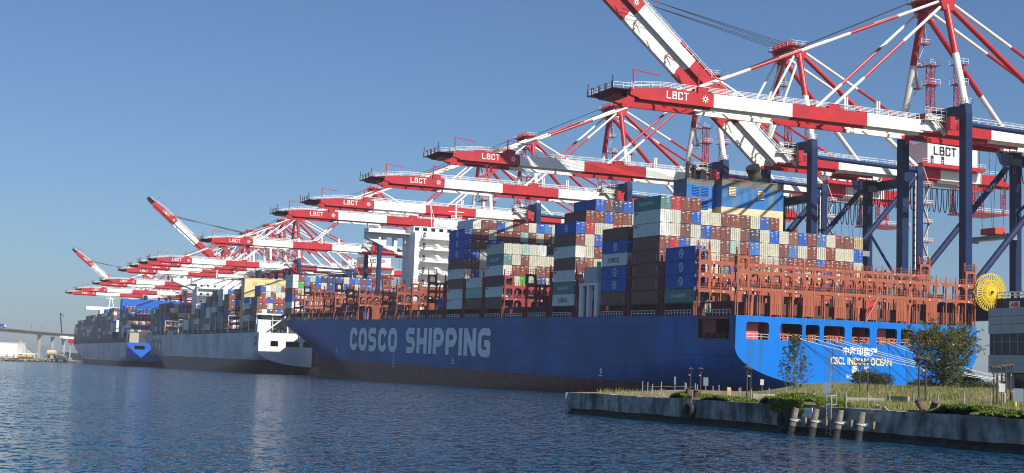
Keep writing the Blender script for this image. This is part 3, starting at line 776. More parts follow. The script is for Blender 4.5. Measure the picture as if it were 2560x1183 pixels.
ORANGE = mat('lashing_orange', (0.37, 0.10, 0.050), 0.62, var=0.14, vscale=0.35, streak=0.35, streakcol=(0.16, 0.05, 0.03), rust=0.3)
ORANGE2 = mat('lashing_maroon', (0.32, 0.045, 0.045), 0.65, var=0.15, vscale=0.35, streak=0.25, streakcol=(0.10, 0.03, 0.03))
WINS1 = [(2.4,7.6,15.5,12.15),(10.2,15.3,15.45,12.15),(16.1,19.4,15.45,12.15),(20.4,25.4,15.4,12.2),(27.1,31.5,15.4,12.2),(33.2,38.2,15.4,12.2),(39.2,42.5,15.4,12.2),(43.4,48.5,15.4,12.2),(50.9,56.1,15.4,12.2)]
ZD = 16.65
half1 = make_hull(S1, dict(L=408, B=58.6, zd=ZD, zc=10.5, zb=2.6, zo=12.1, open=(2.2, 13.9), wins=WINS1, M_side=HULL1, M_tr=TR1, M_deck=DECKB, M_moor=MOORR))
# bulb
b = MB()
n, k = 12, 14
vs = []; 
for i in range(k+1):
    t = i/k; y = 382+27*t; rr = math.sqrt(max(0.0, 1-max(0, (t-0.45)/0.55)**2.2))
    for j in range(n):
        a = 2*math.pi*j/n; vs.append((29.3+3.6*rr*math.cos(a), y, -7.6+4.9*rr*math.sin(a)))
fs = [(i*n+j, i*n+(j+1)%n, (i+1)*n+(j+1)%n, (i+1)*n+j) for i in range(k) for j in range(n)]
b.add(vs, fs); b.build('bulbous_bow', [HULL1], S1, smooth=True)
LETH = mat('hull_lettering', (0.88, 0.89, 0.86), 0.5, var=0.12, vscale=0.3, streak=0.25, streakcol=(0.45, 0.5, 0.55))
put_mesh(bold_text('COSCO', 52.0, 8.1, 0.265, LETH), S1, (-0.06, 252.6, 5.85), M_PORT)
put_mesh(bold_text('SHIPPING', 70.2, 8.1, 0.265, LETH), S1, (-0.06, 192.6, 5.9), M_PORT)
NAMEM = mat('name_yellow', (0.78, 0.66, 0.36), 0.5, var=0.25, vscale=0.8)
put_text('CSCL INDIAN OCEAN', 14.8, 1.5, NAMEM, S1, (22.1, -0.06, 7.85), M_AFT, 0.03)
put_text('中海印度洋', 8.4, 1.7, LETW, S1, (25.0, -0.06, 9.75), M_AFT, 0.03)
put_text('香', 1.5, 1.4, LETW, S1, (27.1, -0.06, 6.25), M_AFT, 0.03)
put_text('港', 1.5, 1.4, LETW, S1, (30.0, -0.06, 6.25), M_AFT, 0.03)
put_text('HONG KONG', 7.0, 0.95, LETW, S1, (26.0, -0.06, 5.0), M_AFT, 0.03)
for y, z in ((150.0, 4.0), (268.0, 5.4), (56.0, 3.6)):
    b = MB(); b.box(-0.03, -0.01, y, y+0.8, z, z+1.4); b.box(-0.03, -0.01, y-0.6, y+1.4, z-0.5, z-0.2); b.build('tug_mark', [LETW], S1)
b = MB()
for i in range(9): b.box(-0.03, -0.01, 203.0, 204.4, 1.2+0.95*i, 1.7+0.95*i)
b.build('draught_mark', [LETW], S1)
# mooring gear in the openings
b0 = MB(); b0.tube((-1.3,0,0.9), (1.3,0,0.9), 0.75, 14, 0); b0.box(-1.8,-1.4,-0.8,0.8,0,1.6,0); b0.box(1.4,1.8,-0.8,0.8,0,1.6,0); b0.box(1.8,2.6,-0.5,0.5,0.2,1.2,1); b0.tube((-1.0,0,0.9),(1.0,0,0.9),0.95,14,2)
winch = b0.mesh('winch', [ORANGE, MOORR, mat('rope_beige', (0.5,0.42,0.28), 0.9)])
for x in (4.8, 12.4, 23, 35.5, 46, 53): link('winch', winch, S1, (x, 5.5, 12.1))
b0 = MB(); b0.box(-0.8,0.8,-0.3,0.3,0,0.15); b0.tube((-0.5,0,0.15),(-0.5,0,1.0),0.28,10); b0.tube((0.5,0,0.15),(0.5,0,1.0),0.28,10)
bitt = b0.mesh('mooring_bitts', [ORANGE])
b0 = MB(); b0.plate([(-0.9,0),(0.9,0),(0.9,1.35),(-0.9,1.35)], [rrect(-0.4,0.4,0.3,1.05,0.2,3)], 'y', -0.25, 0.25)
chock = b0.mesh('fairlead', [ORANGE])
for x in (11.6, 13.9, 17.7, 22.0, 24.0, 28.2, 29.4, 30.6, 34.6, 36.8, 40.9, 46.2): link('fairlead', chock, S1, (x, 0.3, 12.15))
for x in (8.6, 19, 27, 40, 49): link('mooring_bitts', bitt, S1, (x, 3.2, 12.1))
b0 = MB()
for a, c, z1, z0 in WINS1: rail(b0, (a,0.1,z0), (c,0.1,z0), 1.05, 1.3, 0.05)
b0.build('stern_railing', [C_RAIL], S1)
b0 = MB(); rail(b0, (0.1,2.4,12.1), (0.1,13.7,12.1), 1.05, 1.5, 0.06, 0)
for y in (4.5, 6.6, 8.7, 10.8): b0.box(-0.05,0.5,y-0.5,y+0.5,12.0,13.2,0)
b0.build('side_fairleads', [mat('rust_dark', (0.09,0.035,0.025), 0.8, rust=0.5)], S1)
b0 = MB(); b0.box(0.15, 0.3, 2.2, 13.9, 15.9, 16.55); b0.box(0.9, 1.0, 8.6, 13.8, 12.1, 16.5); b0.build('side_panel', [MOORR], S1)

for x0_, x1_ in ((2.8,6.4),(33.4,36.9),(44.0,46.6),(10.6,12.0),(53.0,55.8)):
    b0 = MB(); b0.box(x0_, x1_, 1.9, 2.1, 12.1, 16.5); b0.build('bulkhead', [mat('mooring_pink', (0.55,0.13,0.14), 0.6, var=0.1)], S1)
# ---- lashing bridges
NROW, XO, WR = 23, 0.4, 2.515
def lashing_bridge(levels, tower_extra, panels, Mx, depth=1.0, rows=NROW):
    """mesh set in local coords: x from 0, y centred, z from deck 0"""
    w_ = rows*WR+0.5
    top = levels[-1]
    main = MB()
    for z in levels:
        main.box(0, w_, -depth/2, depth/2, z-0.32, z, 0)
        main.box(0, w_, -depth/2-0.06, -depth/2, z-0.6, z+0.05, 0)
    # arched plates between the posts
    zs = [0]+list(levels)
    for li in range(1, len(zs)):
        z0, z1 = zs[li-1], zs[li]-0.6
        for r_ in range(rows):
            if li == 1: 
                if r_ in panels or (r_ % 2 == 0): continue
            x0, x1 = 0.25+r_*WR, 0.25+(r_+1)*WR
            if li == 1: x1 += WR if (r_+1 < rows and (r_+1) not in panels) else 0
            hole = rrect(x0+0.22, x1-0.22, z0+0.02, z1-0.15, 0.55, 4, (0,0,1,1))
            if li == 1: hole = None
            ps = [(x0,z0+0.01),(x0+0.22,z0+0.01)]
            # gusset corners only: two small arches
            for (ax, s) in ((x0+0.14, 1), (x1-0.14, -1)):
                main.prism([(ax,z1+0.02),(ax+s*0.75,z1+0.02),(ax+s*0.28,z1-0.25),(ax,z1-0.8)], 'y', -depth/2-0.05, -depth/2+0.05, 0)
    for li, z in enumerate(levels):
        rail(main, (0.3,-depth/2,z), (w_-0.3,-depth/2,z), 1.0, WR/2, 0.035, 0)
    # ladders and lashing rods stacked
    for r_ in range(1, rows, 5):
        x = 0.25+r_*WR+0.9
        for z0, z1 in zip(zs[:-1], zs[1:]):
            main.beam((x,-0.2,z0), (x+0.5,0.2,z1-0.3), 0.05, 0.5, 0)
    rr_ = random.Random(len(levels)*7+rows)
    for r_ in range(rows):
        x0 = 0.25+r_*WR
        for z0, z1 in zip(zs[:-1], zs[1:]):
            if rr_.random() < 0.6:
                a_, c_ = (x0+0.3, x0+WR-0.3) if rr_.random() < 0.5 else (x0+WR-0.3, x0+0.3)
                main.beam((a_,-depth/2+0.3,z0), (c_,-depth/2+0.1,z1-0.7), 0.05, 0.05, 1)
            if rr_.random() < 0.4: main.box(x0+0.5, x0+0.8, -depth/2-0.2, -depth/2-0.06, z1-0.5, z1-0.25, 2)
            if rr_.random() < 0.35: main.box(x0+0.4, x0+WR-0.5, -depth/2+0.3, -depth/2+0.9, z0, z0+0.5+0.5*rr_.random(), 1)
    mm = main.mesh('lashing_bridge', [Mx, mat('rod_dark', (0.06,0.045,0.04), 0.6), C_RAIL])
    p = MB(); p.box(-0.12, 0.12, -depth/2-0.08, -depth/2+0.22, 0, top+0.35); p.box(-0.10, 0.10, depth/2-0.2, depth/2, 0, top); p.box(-0.06, 0.06, -depth/2, -depth/2+0.1, top+0.35, top+1.5)
    pm = p.mesh('post', [Mx])
    tw = MB()
    if tower_extra > 0:
        z0, z1 = top, top+tower_extra
        tw.plate([(0.0,z0),(WR+0.3,z0),(WR+0.3,z1),(0.0,z1)], [rrect(0.45,WR-0.15,z0+0.2,z1-0.35,0.5,4,(0,0,1,1))], 'y', -depth/2-0.04, -depth/2+0.1)
        tw.plate([(0.0,z0),(WR+0.3,z0),(WR+0.3,z1),(0.0,z1)], [rrect(0.45,WR-0.15,z0+0.2,z1-0.35,0.5,4,(0,0,1,1))], 'y', depth/2-0.1, depth/2)
        tw.plate([(-depth/2,z0),(depth/2,z0),(depth/2,z1),(-depth/2,z1)], [rrect(-depth/2+0.25,depth/2-0.25,z0+0.2,z1-0.35,0.3,3,(0,0,1,1))], 'x', 0.0, 0.1)
        tw.box(0, WR+0.3, -depth/2-0.02, depth/2, z1, z1+0.15)
        rail(tw, (0.05,-depth/2,z1+0.15), (WR+0.25,-depth/2,z1+0.15), 1.2, 0.8, 0.05)
        for x in (0.1, WR+0.2): tw.box(x-0.12, x+0.12, -0.15, 0.15, z1+0.15, z1+1.9)
    # tower body below on the outermost row
    for z0, z1 in zip(zs[:-1], zs[1:]):
        if z0 == 0: continue
        tw.plate([(0.0,z0),(WR+0.3,z0),(WR+0.3,z1-0.6),(0.0,z1-0.6)], [rrect(0.45,WR-0.15,z0+0.15,z1-0.8,0.5,4,(0,0,1,1))], 'y', -depth/2-0.1, -depth/2-0.06)
    twm = tw.mesh('end_tower', [Mx])
    h1 = levels[0]-0.62
    q = MB(); q.box(0.13, WR-0.13, -depth/2-0.02, -depth/2+0.06, 0.35, h1)
    for x, a, c in ((0.55,0.5,h1*0.55),(0.95,0.5,h1*0.55),(1.35,0.5,h1*0.55),(1.75,0.5,h1*0.55),(0.85,h1*0.6,h1-0.4),(1.6,h1*0.6,h1-0.4)):
        q.box(x, x+0.16, -depth/2-0.10, -depth/2-0.02, a, c)
    qm = q.mesh('panel', [Mx])
    return dict(main=mm, post=pm, tower=twm, panel=qm, panels=panels, rows=rows)
LB_A = lashing_bridge([5.4, 8.7], 2.6, [3, 6, 9, 12, 15, 18], ORANGE)
LB_B = lashing_bridge([5.4, 8.7, 11.2], 2.2, [3, 7, 11, 15, 19], ORANGE)
LB_D = lashing_bridge([5.4, 8.7], 2.4, [2, 5, 8, 11, 14, 17, 20], mat('lashing_brown', (0.30, 0.075, 0.038), 0.65, var=0.2, vscale=0.4, streak=0.35, streakcol=(0.10, 0.035, 0.025), rust=0.3))
LB_C = lashing_bridge([5.4, 8.7], 2.4, [2, 5, 8, 11, 14, 17, 20], ORANGE2)
def place_bridge(lb, parent, x, y, z, lim=None):
    m_ = link('lashing_bridge', lb['main'], parent, (x,y,z))
    for r_ in range(lb['rows']+1): link('post', lb['post'], m_, (0.25+r_*WR,0,0))
    for r_ in lb['panels']: link('panel', lb['panel'], m_, (0.25+r_*WR,0,0))
    link('end_tower', lb['tower'], m_)
    t2 = link('end_tower', lb['tower'], m_, (lb['rows']*WR+0.5,0,0)); t2.scale = (-1,1,1)
    return m_
BAYS = dict(S=1.4, A=16.5, B=31.4, C=46.2, D=72.5, d1=87.3, d2=102.0, E=116.5, F=131.3, G=146.1)
fw1 = [161.0+14.8*i for i in range(4)]
fw2 = [247.0+14.6*i for i in range(9)]
place_bridge(LB_A, S1, 0.15, 0.65, ZD)
place_bridge(LB_B, S1, 0.15, 15.1, ZD)
for y in (30.0, 44.8, 71.1, 85.9, 100.7, 115.3, 130.0, 144.8): place_bridge(LB_C, S1, 0.15, y, ZD)
for i, y in enumerate([159.8+14.8*j for j in range(5)]+[245.6+14.6*j for j in range(7)]): place_bridge((LB_D, LB_B, LB_D)[i % 3], S1, 0.15, y, ZD)
# hatch covers and pedestals
HB = ZD+2.78
allb = [v for v in BAYS.values()]+fw1+fw2
for y in allb:
    hw = min(half1(y, ZD), half1(y+12.2, ZD))
    b = MB(); x0, x1 = 29.3-hw+2.6, 29.3+hw-2.6
    b.box(x0, x1, y+0.1, y+12.1, ZD+0.4, HB-0.12)
    b.box(x0+0.3, x1-0.3, y+0.3, y+11.9, ZD-0.04, ZD+0.4)
    b.build('hatch_cover', [DECKB], S1)
    for yy in (y+0.25, y+11.9):
        for x in (29.3-hw+0.55, 29.3+hw-0.55):
            p = MB(); p.box(x-0.35, x+0.35, yy-0.25, yy+0.25, ZD-0.04, HB-0.02); p.box(x-0.5, x+0.5, yy-0.35, yy+0.35, ZD-0.04, ZD+0.15); p.build('container_pedestal', [DECKB], S1)
    p = MB(); p.box(29.3-hw+0.2, 29.3-hw+0.9, y+0.55, y+11.6, HB-0.35, HB-0.02); p.build('pedestal_beam', [DECKB], S1)
    r_ = MB()
    if y < 380: rail(r_, (29.3-hw+0.12,y+0.8,ZD), (29.3-hw+0.12,y+11.2,ZD), 1.15, 1.3, 0.07); r_.build('deck_railing', [C_RAIL], S1)
# bow bulwark fittings and breakwater
b = MB(); b.box(10, 48.6, 381, 381.4, ZD, ZD+4.2)
for x in range(12, 48, 6): b.prism([(381.4,ZD),(384,ZD),(381.4,ZD+4)], 'x', x-0.1, x+0.1)
b.build('breakwater', [ORANGE2], S1)
b = MB(); b.tube((29.3,392,ZD), (29.3,392,ZD+13), 0.35, 8); b.beam((28,392,ZD+9), (30.6,392,ZD+9), .15, .15); b.build('foremast', [C_WHITE], S1)

# ---- funnel casing
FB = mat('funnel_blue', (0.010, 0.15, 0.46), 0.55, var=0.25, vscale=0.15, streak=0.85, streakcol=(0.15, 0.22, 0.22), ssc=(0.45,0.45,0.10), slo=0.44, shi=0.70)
FT = mat('funnel_top_soot', (0.17, 0.17, 0.15), 0.7, var=0.3, streak=0.6, streakcol=(0.06, 0.05, 0.04))
FY = mat('funnel_cream', (0.78, 0.60, 0.34), 0.6, var=0.12, streak=0.2, streakcol=(0.45, 0.25, 0.10))
FL = mat('louvre_cream', (0.72, 0.62, 0.36), 0.6)
fn = empty('funnel', (0,0,0), S1)
def casing(x0, x1, y0, y1, zs):
    b_ = MB()
    for (a, c, k) in zs: b_.box(x0, x1, y0, y1, a, c, k)
    return b_
Z0f = HB
b = casing(33.0, 50.7, 60.0, 69.5, [(ZD,44.6,2),(44.6,49.6,0),(49.6,51.2,1)]); 
b.box(32.9, 50.8, 59.9, 69.6, 51.2, 51.35, 1); b.build('main_casing', [FB, FT, FY], fn)
b = casing(25.0, 32.95, 63.0, 69.4, [(ZD,44.2,2),(44.2,49.8,0),(49.8,51.0,1)]); b.box(24.9, 32.9, 62.9, 69.5, 51.0, 51.15, 1); b.build('side_casing', [FB, FT, FY], fn)
def louvre(x0, x1, y, z0, z1, Mx):
    b_ = MB(); n_ = 6
    for i in range(n_):
        z = z0+(z1-z0)*i/n_; h = (z1-z0)/n_
        b_.prism([(y-0.02,z),(y-0.22,z+h*0.15),(y-0.02,z+h*0.8)], 'x', x0, x1, 0)
    b_.box(x0-0.1, x0, y-0.2, y, z0, z1, 0); b_.box(x1, x1+0.1, y-0.2, y, z0, z1, 0)
    b_.box(x0, x1, y-0.015, y-0.002, z0, z1, 1)
    return b_.build('louvre', [Mx, C_DARK], fn)
louvre(35.0, 36.8, 60.0, 47.4, 49.6, FL); louvre(43.2, 44.9, 60.0, 47.0, 49.2, FL)
FBl = mat('louvre_blue', (0.012, 0.14, 0.5), 0.5)
for x in (26.6, 29.1):
    for z in (43.9, 47.2): louvre(x, x+1.8, 63.0, z, z+2.3, FBl)
louvre(29.1, 30.8, 63.0, 40.6, 42.3, FL)
sm = mat('exhaust_black', (0.02, 0.02, 0.02), 0.7, rust=0.15)
for x, y, rr, h in ((25.8,64.5,.35,4.2),(26.9,66,.42,4.0),(27.8,64.5,.4,3.2),(28.8,66.5,.45,3.8),(29.9,64.6,.5,2.6)):
    b = MB(); b.tube((x,y,51.1), (x,y,51.1+h-0.6), rr, 12); b.tube((x,y,51.1+h-0.6), (x+0.5,y+0.3,51.1+h), rr, 12); b.build('exhaust_pipe', [sm], fn)
b = MB(); b.tube((45.8,64.5,51.3), (44.6,64.2,54.6), 1.6, 20); b.build('exhaust_stack', [mat('stack_brown', (0.09,0.065,0.045), 0.7, rust=0.4)], fn)
b = MB(); b.tube((44.6,64.2,54.6), (44.0,63.9,55.6), 1.75, 20); b.build('exhaust_cowl', [sm], fn)
b = MB(); b.tube((31.0,66.8,51.1), (30.6,66.2,53.8), 1.5, 20); b.build('exhaust_cowl', [sm], fn)
b = MB(); rail(b, (25.1,63.1,51.15), (32.8,63.1,51.15), 1.0, 1.2, .06); rail(b, (33.1,60.1,51.35), (50.6,60.1,51.35), 1.0, 1.2, .06); b.build('funnel_railing', [sm], fn)
GOLD = mat('logo_tan', (0.45, 0.36, 0.24), 0.5)
put_text('COSCO', 4.2, 1.1, GOLD, fn, (24.93, 68.3, 46.6), M_PORT, 0.03)
b = MB()
for w_, h_ in ((2.2,2.2),(1.2,2.6)):
    for s in (-1, 1): 
        pts = [Vector((24.92, 66.2+s*w_*t/5, 47.9+h_*(1-(t/5)**2)*0.9)) for t in range(6)]
        b.path(pts, 0.09, 4)
b.build('emblem', [GOLD], fn)

# ---- deckhouse
HW = mat('house_white', (0.80, 0.80, 0.77), 0.5, var=0.05, streak=0.12, streakcol=(0.5, 0.4, 0.3))
dh = empty('deckhouse', (0,0,0), S1)
b = MB(); b.box(15.0, 31.2, 230.5, 243, ZD, 47.5); b.box(31.2, 44.0, 229.0, 243, ZD, 49.2); b.build('house_wall', [HW], dh)
b = MB(); b.box(15.4, 43.6, 233.5, 241, 47.5, 49.6); b.box(15.2, 43.8, 233.2, 241.3, 49.6, 49.85); b.build('wheelhouse', [HW], dh)
for x in range(14, 31, 3):
    b = MB(); b.box(x+1.9, x+3.4, 233.42, 233.5, 48.3, 49.3); b.build('window', [GLASS], dh)
for z in (25.0, 29.2, 33.4, 37.6, 41.8, 45.6):
    b = MB(); b.box(17.4, 30.6, 227.6, 230.5, z-0.45, z); rail(b, (17.4,227.7,z), (30.6,227.7,z), 1.1, 1.2, .06); rail(b, (17.4,227.7,z), (17.4,230.4,z), 1.1, 1.0, .06); b.build('balcony', [HW], dh)
    b = MB(); b.beam((20,229.3,z), (25.5,229.3,z-4.1), 0.12, 0.9); b.build('balcony_stair', [HW], dh)
    for x in (18.0, 27.5):
        b = MB(); b.box(x, x+0.9, 230.42, 230.5, z+0.1, z+2.0); b.build('door', [C_DARK], dh)
b = MB(); b.plate([(-0.4,46.9),(-0.4,44.9),(1.0,44.5),(15.0,38.7),(15.0,46.9)], [rrect(11.0,13.8,40.7,45.8,.4,3),rrect(7.0,9.8,42.5,45.8,.4,3),[(2.9,45.6),(5.8,45.6),(5.8,44.4)]], 'y', 237.6, 238.2)
b.box(-0.4, 15.0, 235.2, 240.2, 46.9, 47.2); b.plate([(-0.4,46.9),(-0.4,44.9),(1.0,44.5),(15.0,38.7),(15.0,46.9)], [rrect(11.0,13.8,40.7,45.8,.4,3),rrect(7.0,9.8,42.5,45.8,.4,3),[(2.9,45.6),(5.8,45.6),(5.8,44.4)]], 'y', 239.6, 240.1)
b.plate([(235.2,47.2),(240.2,47.2),(240.2,48.3),(235.2,48.3)], [], 'x', -0.4, -0.3); b.box(-0.4, 13, 235.2, 235.3, 47.2, 48.3)
b.build('bridge_wing', [HW], dh)
b = MB(); b.tube((31.5,235,49.8), (31.5,235,59.5), 0.35, 10); b.beam((28.5,235,56), (34.5,235,56), .25, .25); b.beam((29.5,235,58.5), (33.5,235,58.5), .2, .2)
b.box(29.5, 33.5, 234.2, 235.8, 53.4, 53.6); rail(b, (29.5,234.2,53.6), (33.5,234.2,53.6), 1, 1, .06); b.tube((30,234,49.8),(31.4,235,54),.15,6); b.tube((33,234,49.8),(31.6,235,54),.15,6)
b.build('radar_mast', [HW], dh)
b = MB(); b.tube((23,236,49.8), (22.2,236,58.0), 0.16, 8); b.tube((22.2,236,58), (24.5,236,51), 0.1, 6); b.build('signal_mast', [HW], dh)
def dome_mesh(r):
    b_ = MB(); n_ = 12; vs = [(0,0,r)]; fs = []
    for i in range(1, 6):
        for j in range(n_):
            p_, t_ = math.pi*i/8, 2*math.pi*j/n_; vs.append((r*math.sin(p_)*math.cos(t_), r*math.sin(p_)*math.sin(t_), r*math.cos(p_)))
    fs += [(0,1+j,1+(j+1)%n_) for j in range(n_)]
    for i in range(4):
        for j in range(n_): fs.append((1+i*n_+j, 1+(i+1)*n_+j, 1+(i+1)*n_+(j+1)%n_, 1+i*n_+(j+1)%n_))
    b_.add(vs, fs); b_.tube((0,0,-r*1.3), (0,0,-r*0.3), r*0.5, 10)
    return b_.mesh('radar_dome', [HW], smooth=True)
link('radar_dome', dome_mesh(0.9), dh, (26, 236, 51.1)); link('radar_dome', dome_mesh(0.6), dh, (35, 236, 50.6))
# stores crane and white derrick post amidships
dk = empty('stores_derrick', (0,0,0), S1)
b = MB(); b.plate([(60.6,ZD),(62.2,ZD),(62.2,24.0),(68.4,24.0),(68.4,ZD),(70.0,ZD),(70.0,24.6),(60.6,24.6)], [], 'x', 0.6, 1.1)
for y in (60.7, 65.0, 69.0): b.box(0.5, 1.6, y, y+1.0, ZD, 24.0)
b.box(0.4, 4.5, 60.5, 70.1, 24.0, 24.6); b.build('derrick_frame', [HW], dk)
b = MB(); b.box(1.0, 4.0, 62.0, 68.5, 24.6, 28.4); b.tube((2,63,28.4),(2,63,29.6),0.5,10); b.build('derrick_cabin', [mat('derrick_grey', (0.45,0.48,0.47), 0.5)], dk)
b = MB(); rail(b, (0.5,60.6,24.6), (0.5,70,24.6), 1.1, 1.2, .06); b.build('derrick_railing', [C_RAIL], dk)
# stern flag
b = MB(); b.tube((30.2,-0.6,ZD), (31.6,-2.4,ZD+5.0), 0.06, 6); b.build('flagstaff', [C_RAIL], S1)
b = MB(); pts = [(31.45-0.15*i, -2.2+0.12*i+0.14*math.sin(i*1.4), ZD+4.6-0.42*i) for i in range(8)]
vs = []
for i, p in enumerate(pts): vs += [p, (p[0]-1.1-0.25*math.sin(i*0.9), p[1]+0.2, p[2]-0.55)]
b.add(vs, [(2*i,2*i+1,2*i+3,2*i+2) for i in range(7)]); b.build('flag', [mat('flag_red', (0.6,0.02,0.03), 0.8)], S1)

# ------------------------------------------------------------------ containers
CC = dict(
 br=('brown', (0.20,0.058,0.038)), rb=('reddish brown', (0.25,0.062,0.045)), rd=('red', (0.42,0.04,0.045)), og=('rusty orange', (0.33,0.10,0.05)),
 be=('cream', (0.60,0.58,0.45)), gy=('pale grey', (0.76,0.75,0.67)), bl=('blue', (0.018,0.10,0.44)), lb=('lighter blue', (0.06,0.20,0.50)),
 nv=('navy', (0.035,0.05,0.13)), gn=('green', (0.10,0.235,0.215)), mn=('pale mint', (0.36,0.55,0.46)), gg=('bright green', (0.06,0.42,0.07)),
 wh=('white', (0.72,0.72,0.68)), mr=('maroon', (0.13,0.035,0.045)), tn=('tan', (0.50,0.40,0.22)), dk=('dark brown', (0.21,0.072,0.048)))
CM = {}
for k_, (nm, c) in CC.items():
    CM[k_] = mat('container_'+nm.replace(' ', '_'), c, 0.55, var=0.16, vscale=0.9, streak=0.22, streakcol=(c[0]*0.5+0.02, c[1]*0.45+0.015, c[2]*0.4+0.012), rust=0.25)
CL, CWD, CH, TP = 12.19, 2.44, 2.80, 2.9
ROD = mat('lock_rod_grey', (0.22,0.21,0.20), 0.5)
MARKW = mat('marking_white', (0.75,0.75,0.72), 0.6)
MARKY = mat('marking_yellow', (0.75,0.45,0.04), 0.6)
def container_body():
    b_ = MB()
    p = 0.13
    for x in (0, CWD-p):
        for y in (0.0, CL-p): b_.box(x, x+p, y, y+p, 0, CH)
        b_.box(x-0.02, x+p+0.02, p, CL-p, 0, 0.15); b_.box(x-0.02, x+p+0.02, p, CL-p, CH-0.11, CH)
    for z0, z1 in ((0,0.15),(CH-0.11,CH)): b_.box(p, CWD-p, CL-p, CL, z0, z1)
    # corrugated long sides
    for x, s in ((0.02, 1), (CWD-0.02, -1)):
        n_ = 22; st = (CL-2*p)/n_; prof = []
        for i in range(n_):
            y = p+i*st; prof += [(y, 0), (y+st*0.32, 0), (y+st*0.5, 0.05), (y+st*0.82, 0.05)]
        prof.append((CL-p, 0))
        vs = []
        for (y, d) in prof: vs += [(x+s*d, y, 0.15), (x+s*d, y, CH-0.11)]
        b_.add(vs, [(2*i,2*i+1,2*i+3,2*i+2) for i in range(len(prof)-1)])
    b_.add([(0.05,p,CH-0.02),(CWD-0.05,p,CH-0.02),(CWD-0.05,CL-0.05,CH-0.02),(0.05,CL-0.05,CH-0.02)], [(0,1,2,3)])
    b_.add([(p,CL-0.05,0.1),(CWD-p,CL-0.05,0.1),(CWD-p,CL-0.05,CH-0.1),(p,CL-0.05,CH-0.1)], [(0,1,2,3)])
    b_.add([(0.05,p,0.03),(CWD-0.05,p,0.03),(CWD-0.05,CL-0.05,0.03),(0.05,CL-0.05,0.03)], [(3,2,1,0)])
    for x in (-0.012, CWD-0.17):
        for z in (-0.01, CH-0.13):
            for y in (-0.012, CL-0.17): b_.box(x, x+0.182, y, y+0.182, z, z+0.14, 1)
    return b_.mesh('shipping_container', [CM['br'], ROD])
def container_doors(v):
    rnd = random.Random(v)
    b_ = MB(); y = 0.05
    for x0, x1 in ((0.13, CWD/2-0.012), (CWD/2+0.012, CWD-0.13)):
        b_.box(x0, x1, y, y+0.05, 0.15, CH-0.11, 0)
        for z in (0.55, 1.2, 1.85, 2.4): b_.box(x0+0.06, x1-0.06, y-0.022, y-0.001, z, z+0.13, 0)
        for t in (0.27, 0.76):
            x = x0+(x1-x0)*t; b_.box(x-0.025, x+0.025, y-0.07, y-0.024, 0.1, CH-0.08, 1)
    b_.box(0.13, CWD-0.13, 0.012, 0.06, 0.0, 0.15, 0); b_.box(0.13, CWD-0.13, 0.012, 0.06, CH-0.11, CH, 0)
    # flat printed marks
    for i in range(5): 
        x = 1.35+rnd.random()*0.5; z = 1.0+rnd.random()*1.5; b_.box(x, x+0.18+0.3*rnd.random(), y-0.026, y-0.022, z, z+0.09, 2)
    b_.box(0.25, 0.55+0.25*rnd.random(), y-0.026, y-0.022, 2.2, 2.36, 2); b_.box(1.4, 2.2, y-0.026, y-0.022, 2.55, 2.66, 2)
    if v % 2: b_.box(0.5, 0.85, y-0.028, y-0.022, 1.45, 1.72, 3)
    if v % 3 == 0: b_.box(1.75, 1.98, y-0.028, y-0.022, 0.75, 0.95, 3)
    if v % 3 == 1: b_.box(0.3, 0.52, y-0.028, y-0.022, 0.8, 1.0, 4)
    return b_.mesh('door_end', [CM['br'], ROD, MARKW, MARKY, LETK])
C_BODY = container_body()
C_DOORS = [container_doors(i) for i in range(6)]
def ring_emblem():
    b_ = MB(); n_ = 20
    for r0, r1 in ((0.78, 0.95),):
        for i in range(n_):
            a, c = 2*math.pi*i/n_, 2*math.pi*(i+1)/n_
            b_.add([(r0*math.cos(a),r0*math.sin(a),0),(r1*math.cos(a),r1*math.sin(a),0),(r1*math.cos(c),r1*math.sin(c),0),(r0*math.cos(c),r0*math.sin(c),0)], [(0,1,2,3)])
    for x0, x1, y0, y1 in ((-0.85,0.85,-0.08,0.08),(-0.08,0.08,-0.8,0.1),(-0.45,-0.32,0.1,0.6),(-0.45,0.1,0.5,0.62),(0.2,0.6,0.3,0.42),(0.2,0.32,-0.55,0.3),(0.2,0.6,-0.55,-0.43)):
        b_.add([(x0,y0,0),(x1,y0,0),(x1,y1,0),(x0,y1,0)], [(0,1,2,3)])
    return b_.mesh('emblem', [LETW], fix=False)
RING = ring_emblem()
VMARK = MB()
for i in range(5): VMARK.add([(0,0.4+0.3*i,0),(0.14,0.4+0.3*i,0),(0.14,0.62+0.3*i,0),(0,0.62+0.3*i,0)], [(0,1,2,3)])
VMARK = VMARK.mesh('markings', [LETW], fix=False)
TAG = MB(); TAG.add([(0,0,0),(1.3,0,0),(1.3,0.16,0),(0,0.16,0)], [(0,1,2,3)]); TAG.add([(0,0.2,0),(1.3,0.2,0),(1.3,0.42,0),(0,0.42,0)], [(0,1,2,3)])
TAG = TAG.mesh('markings', [mat('tag_red', (0.42,0.10,0.08), 0.6)], fix=False)
ORD = ['zeroth','first','second','third','fourth','fifth','sixth','seventh','eighth','ninth','tenth','eleventh','twelfth','thirteenth','fourteenth','fifteenth','sixteenth','seventeenth','eighteenth','nineteenth','twentieth','twenty-first','twenty-second','twenty-third','twenty-fourth','twenty-fifth','twenty-sixth']
BOXES = []      # (matrix, colour key, side mark, label, group, depth)
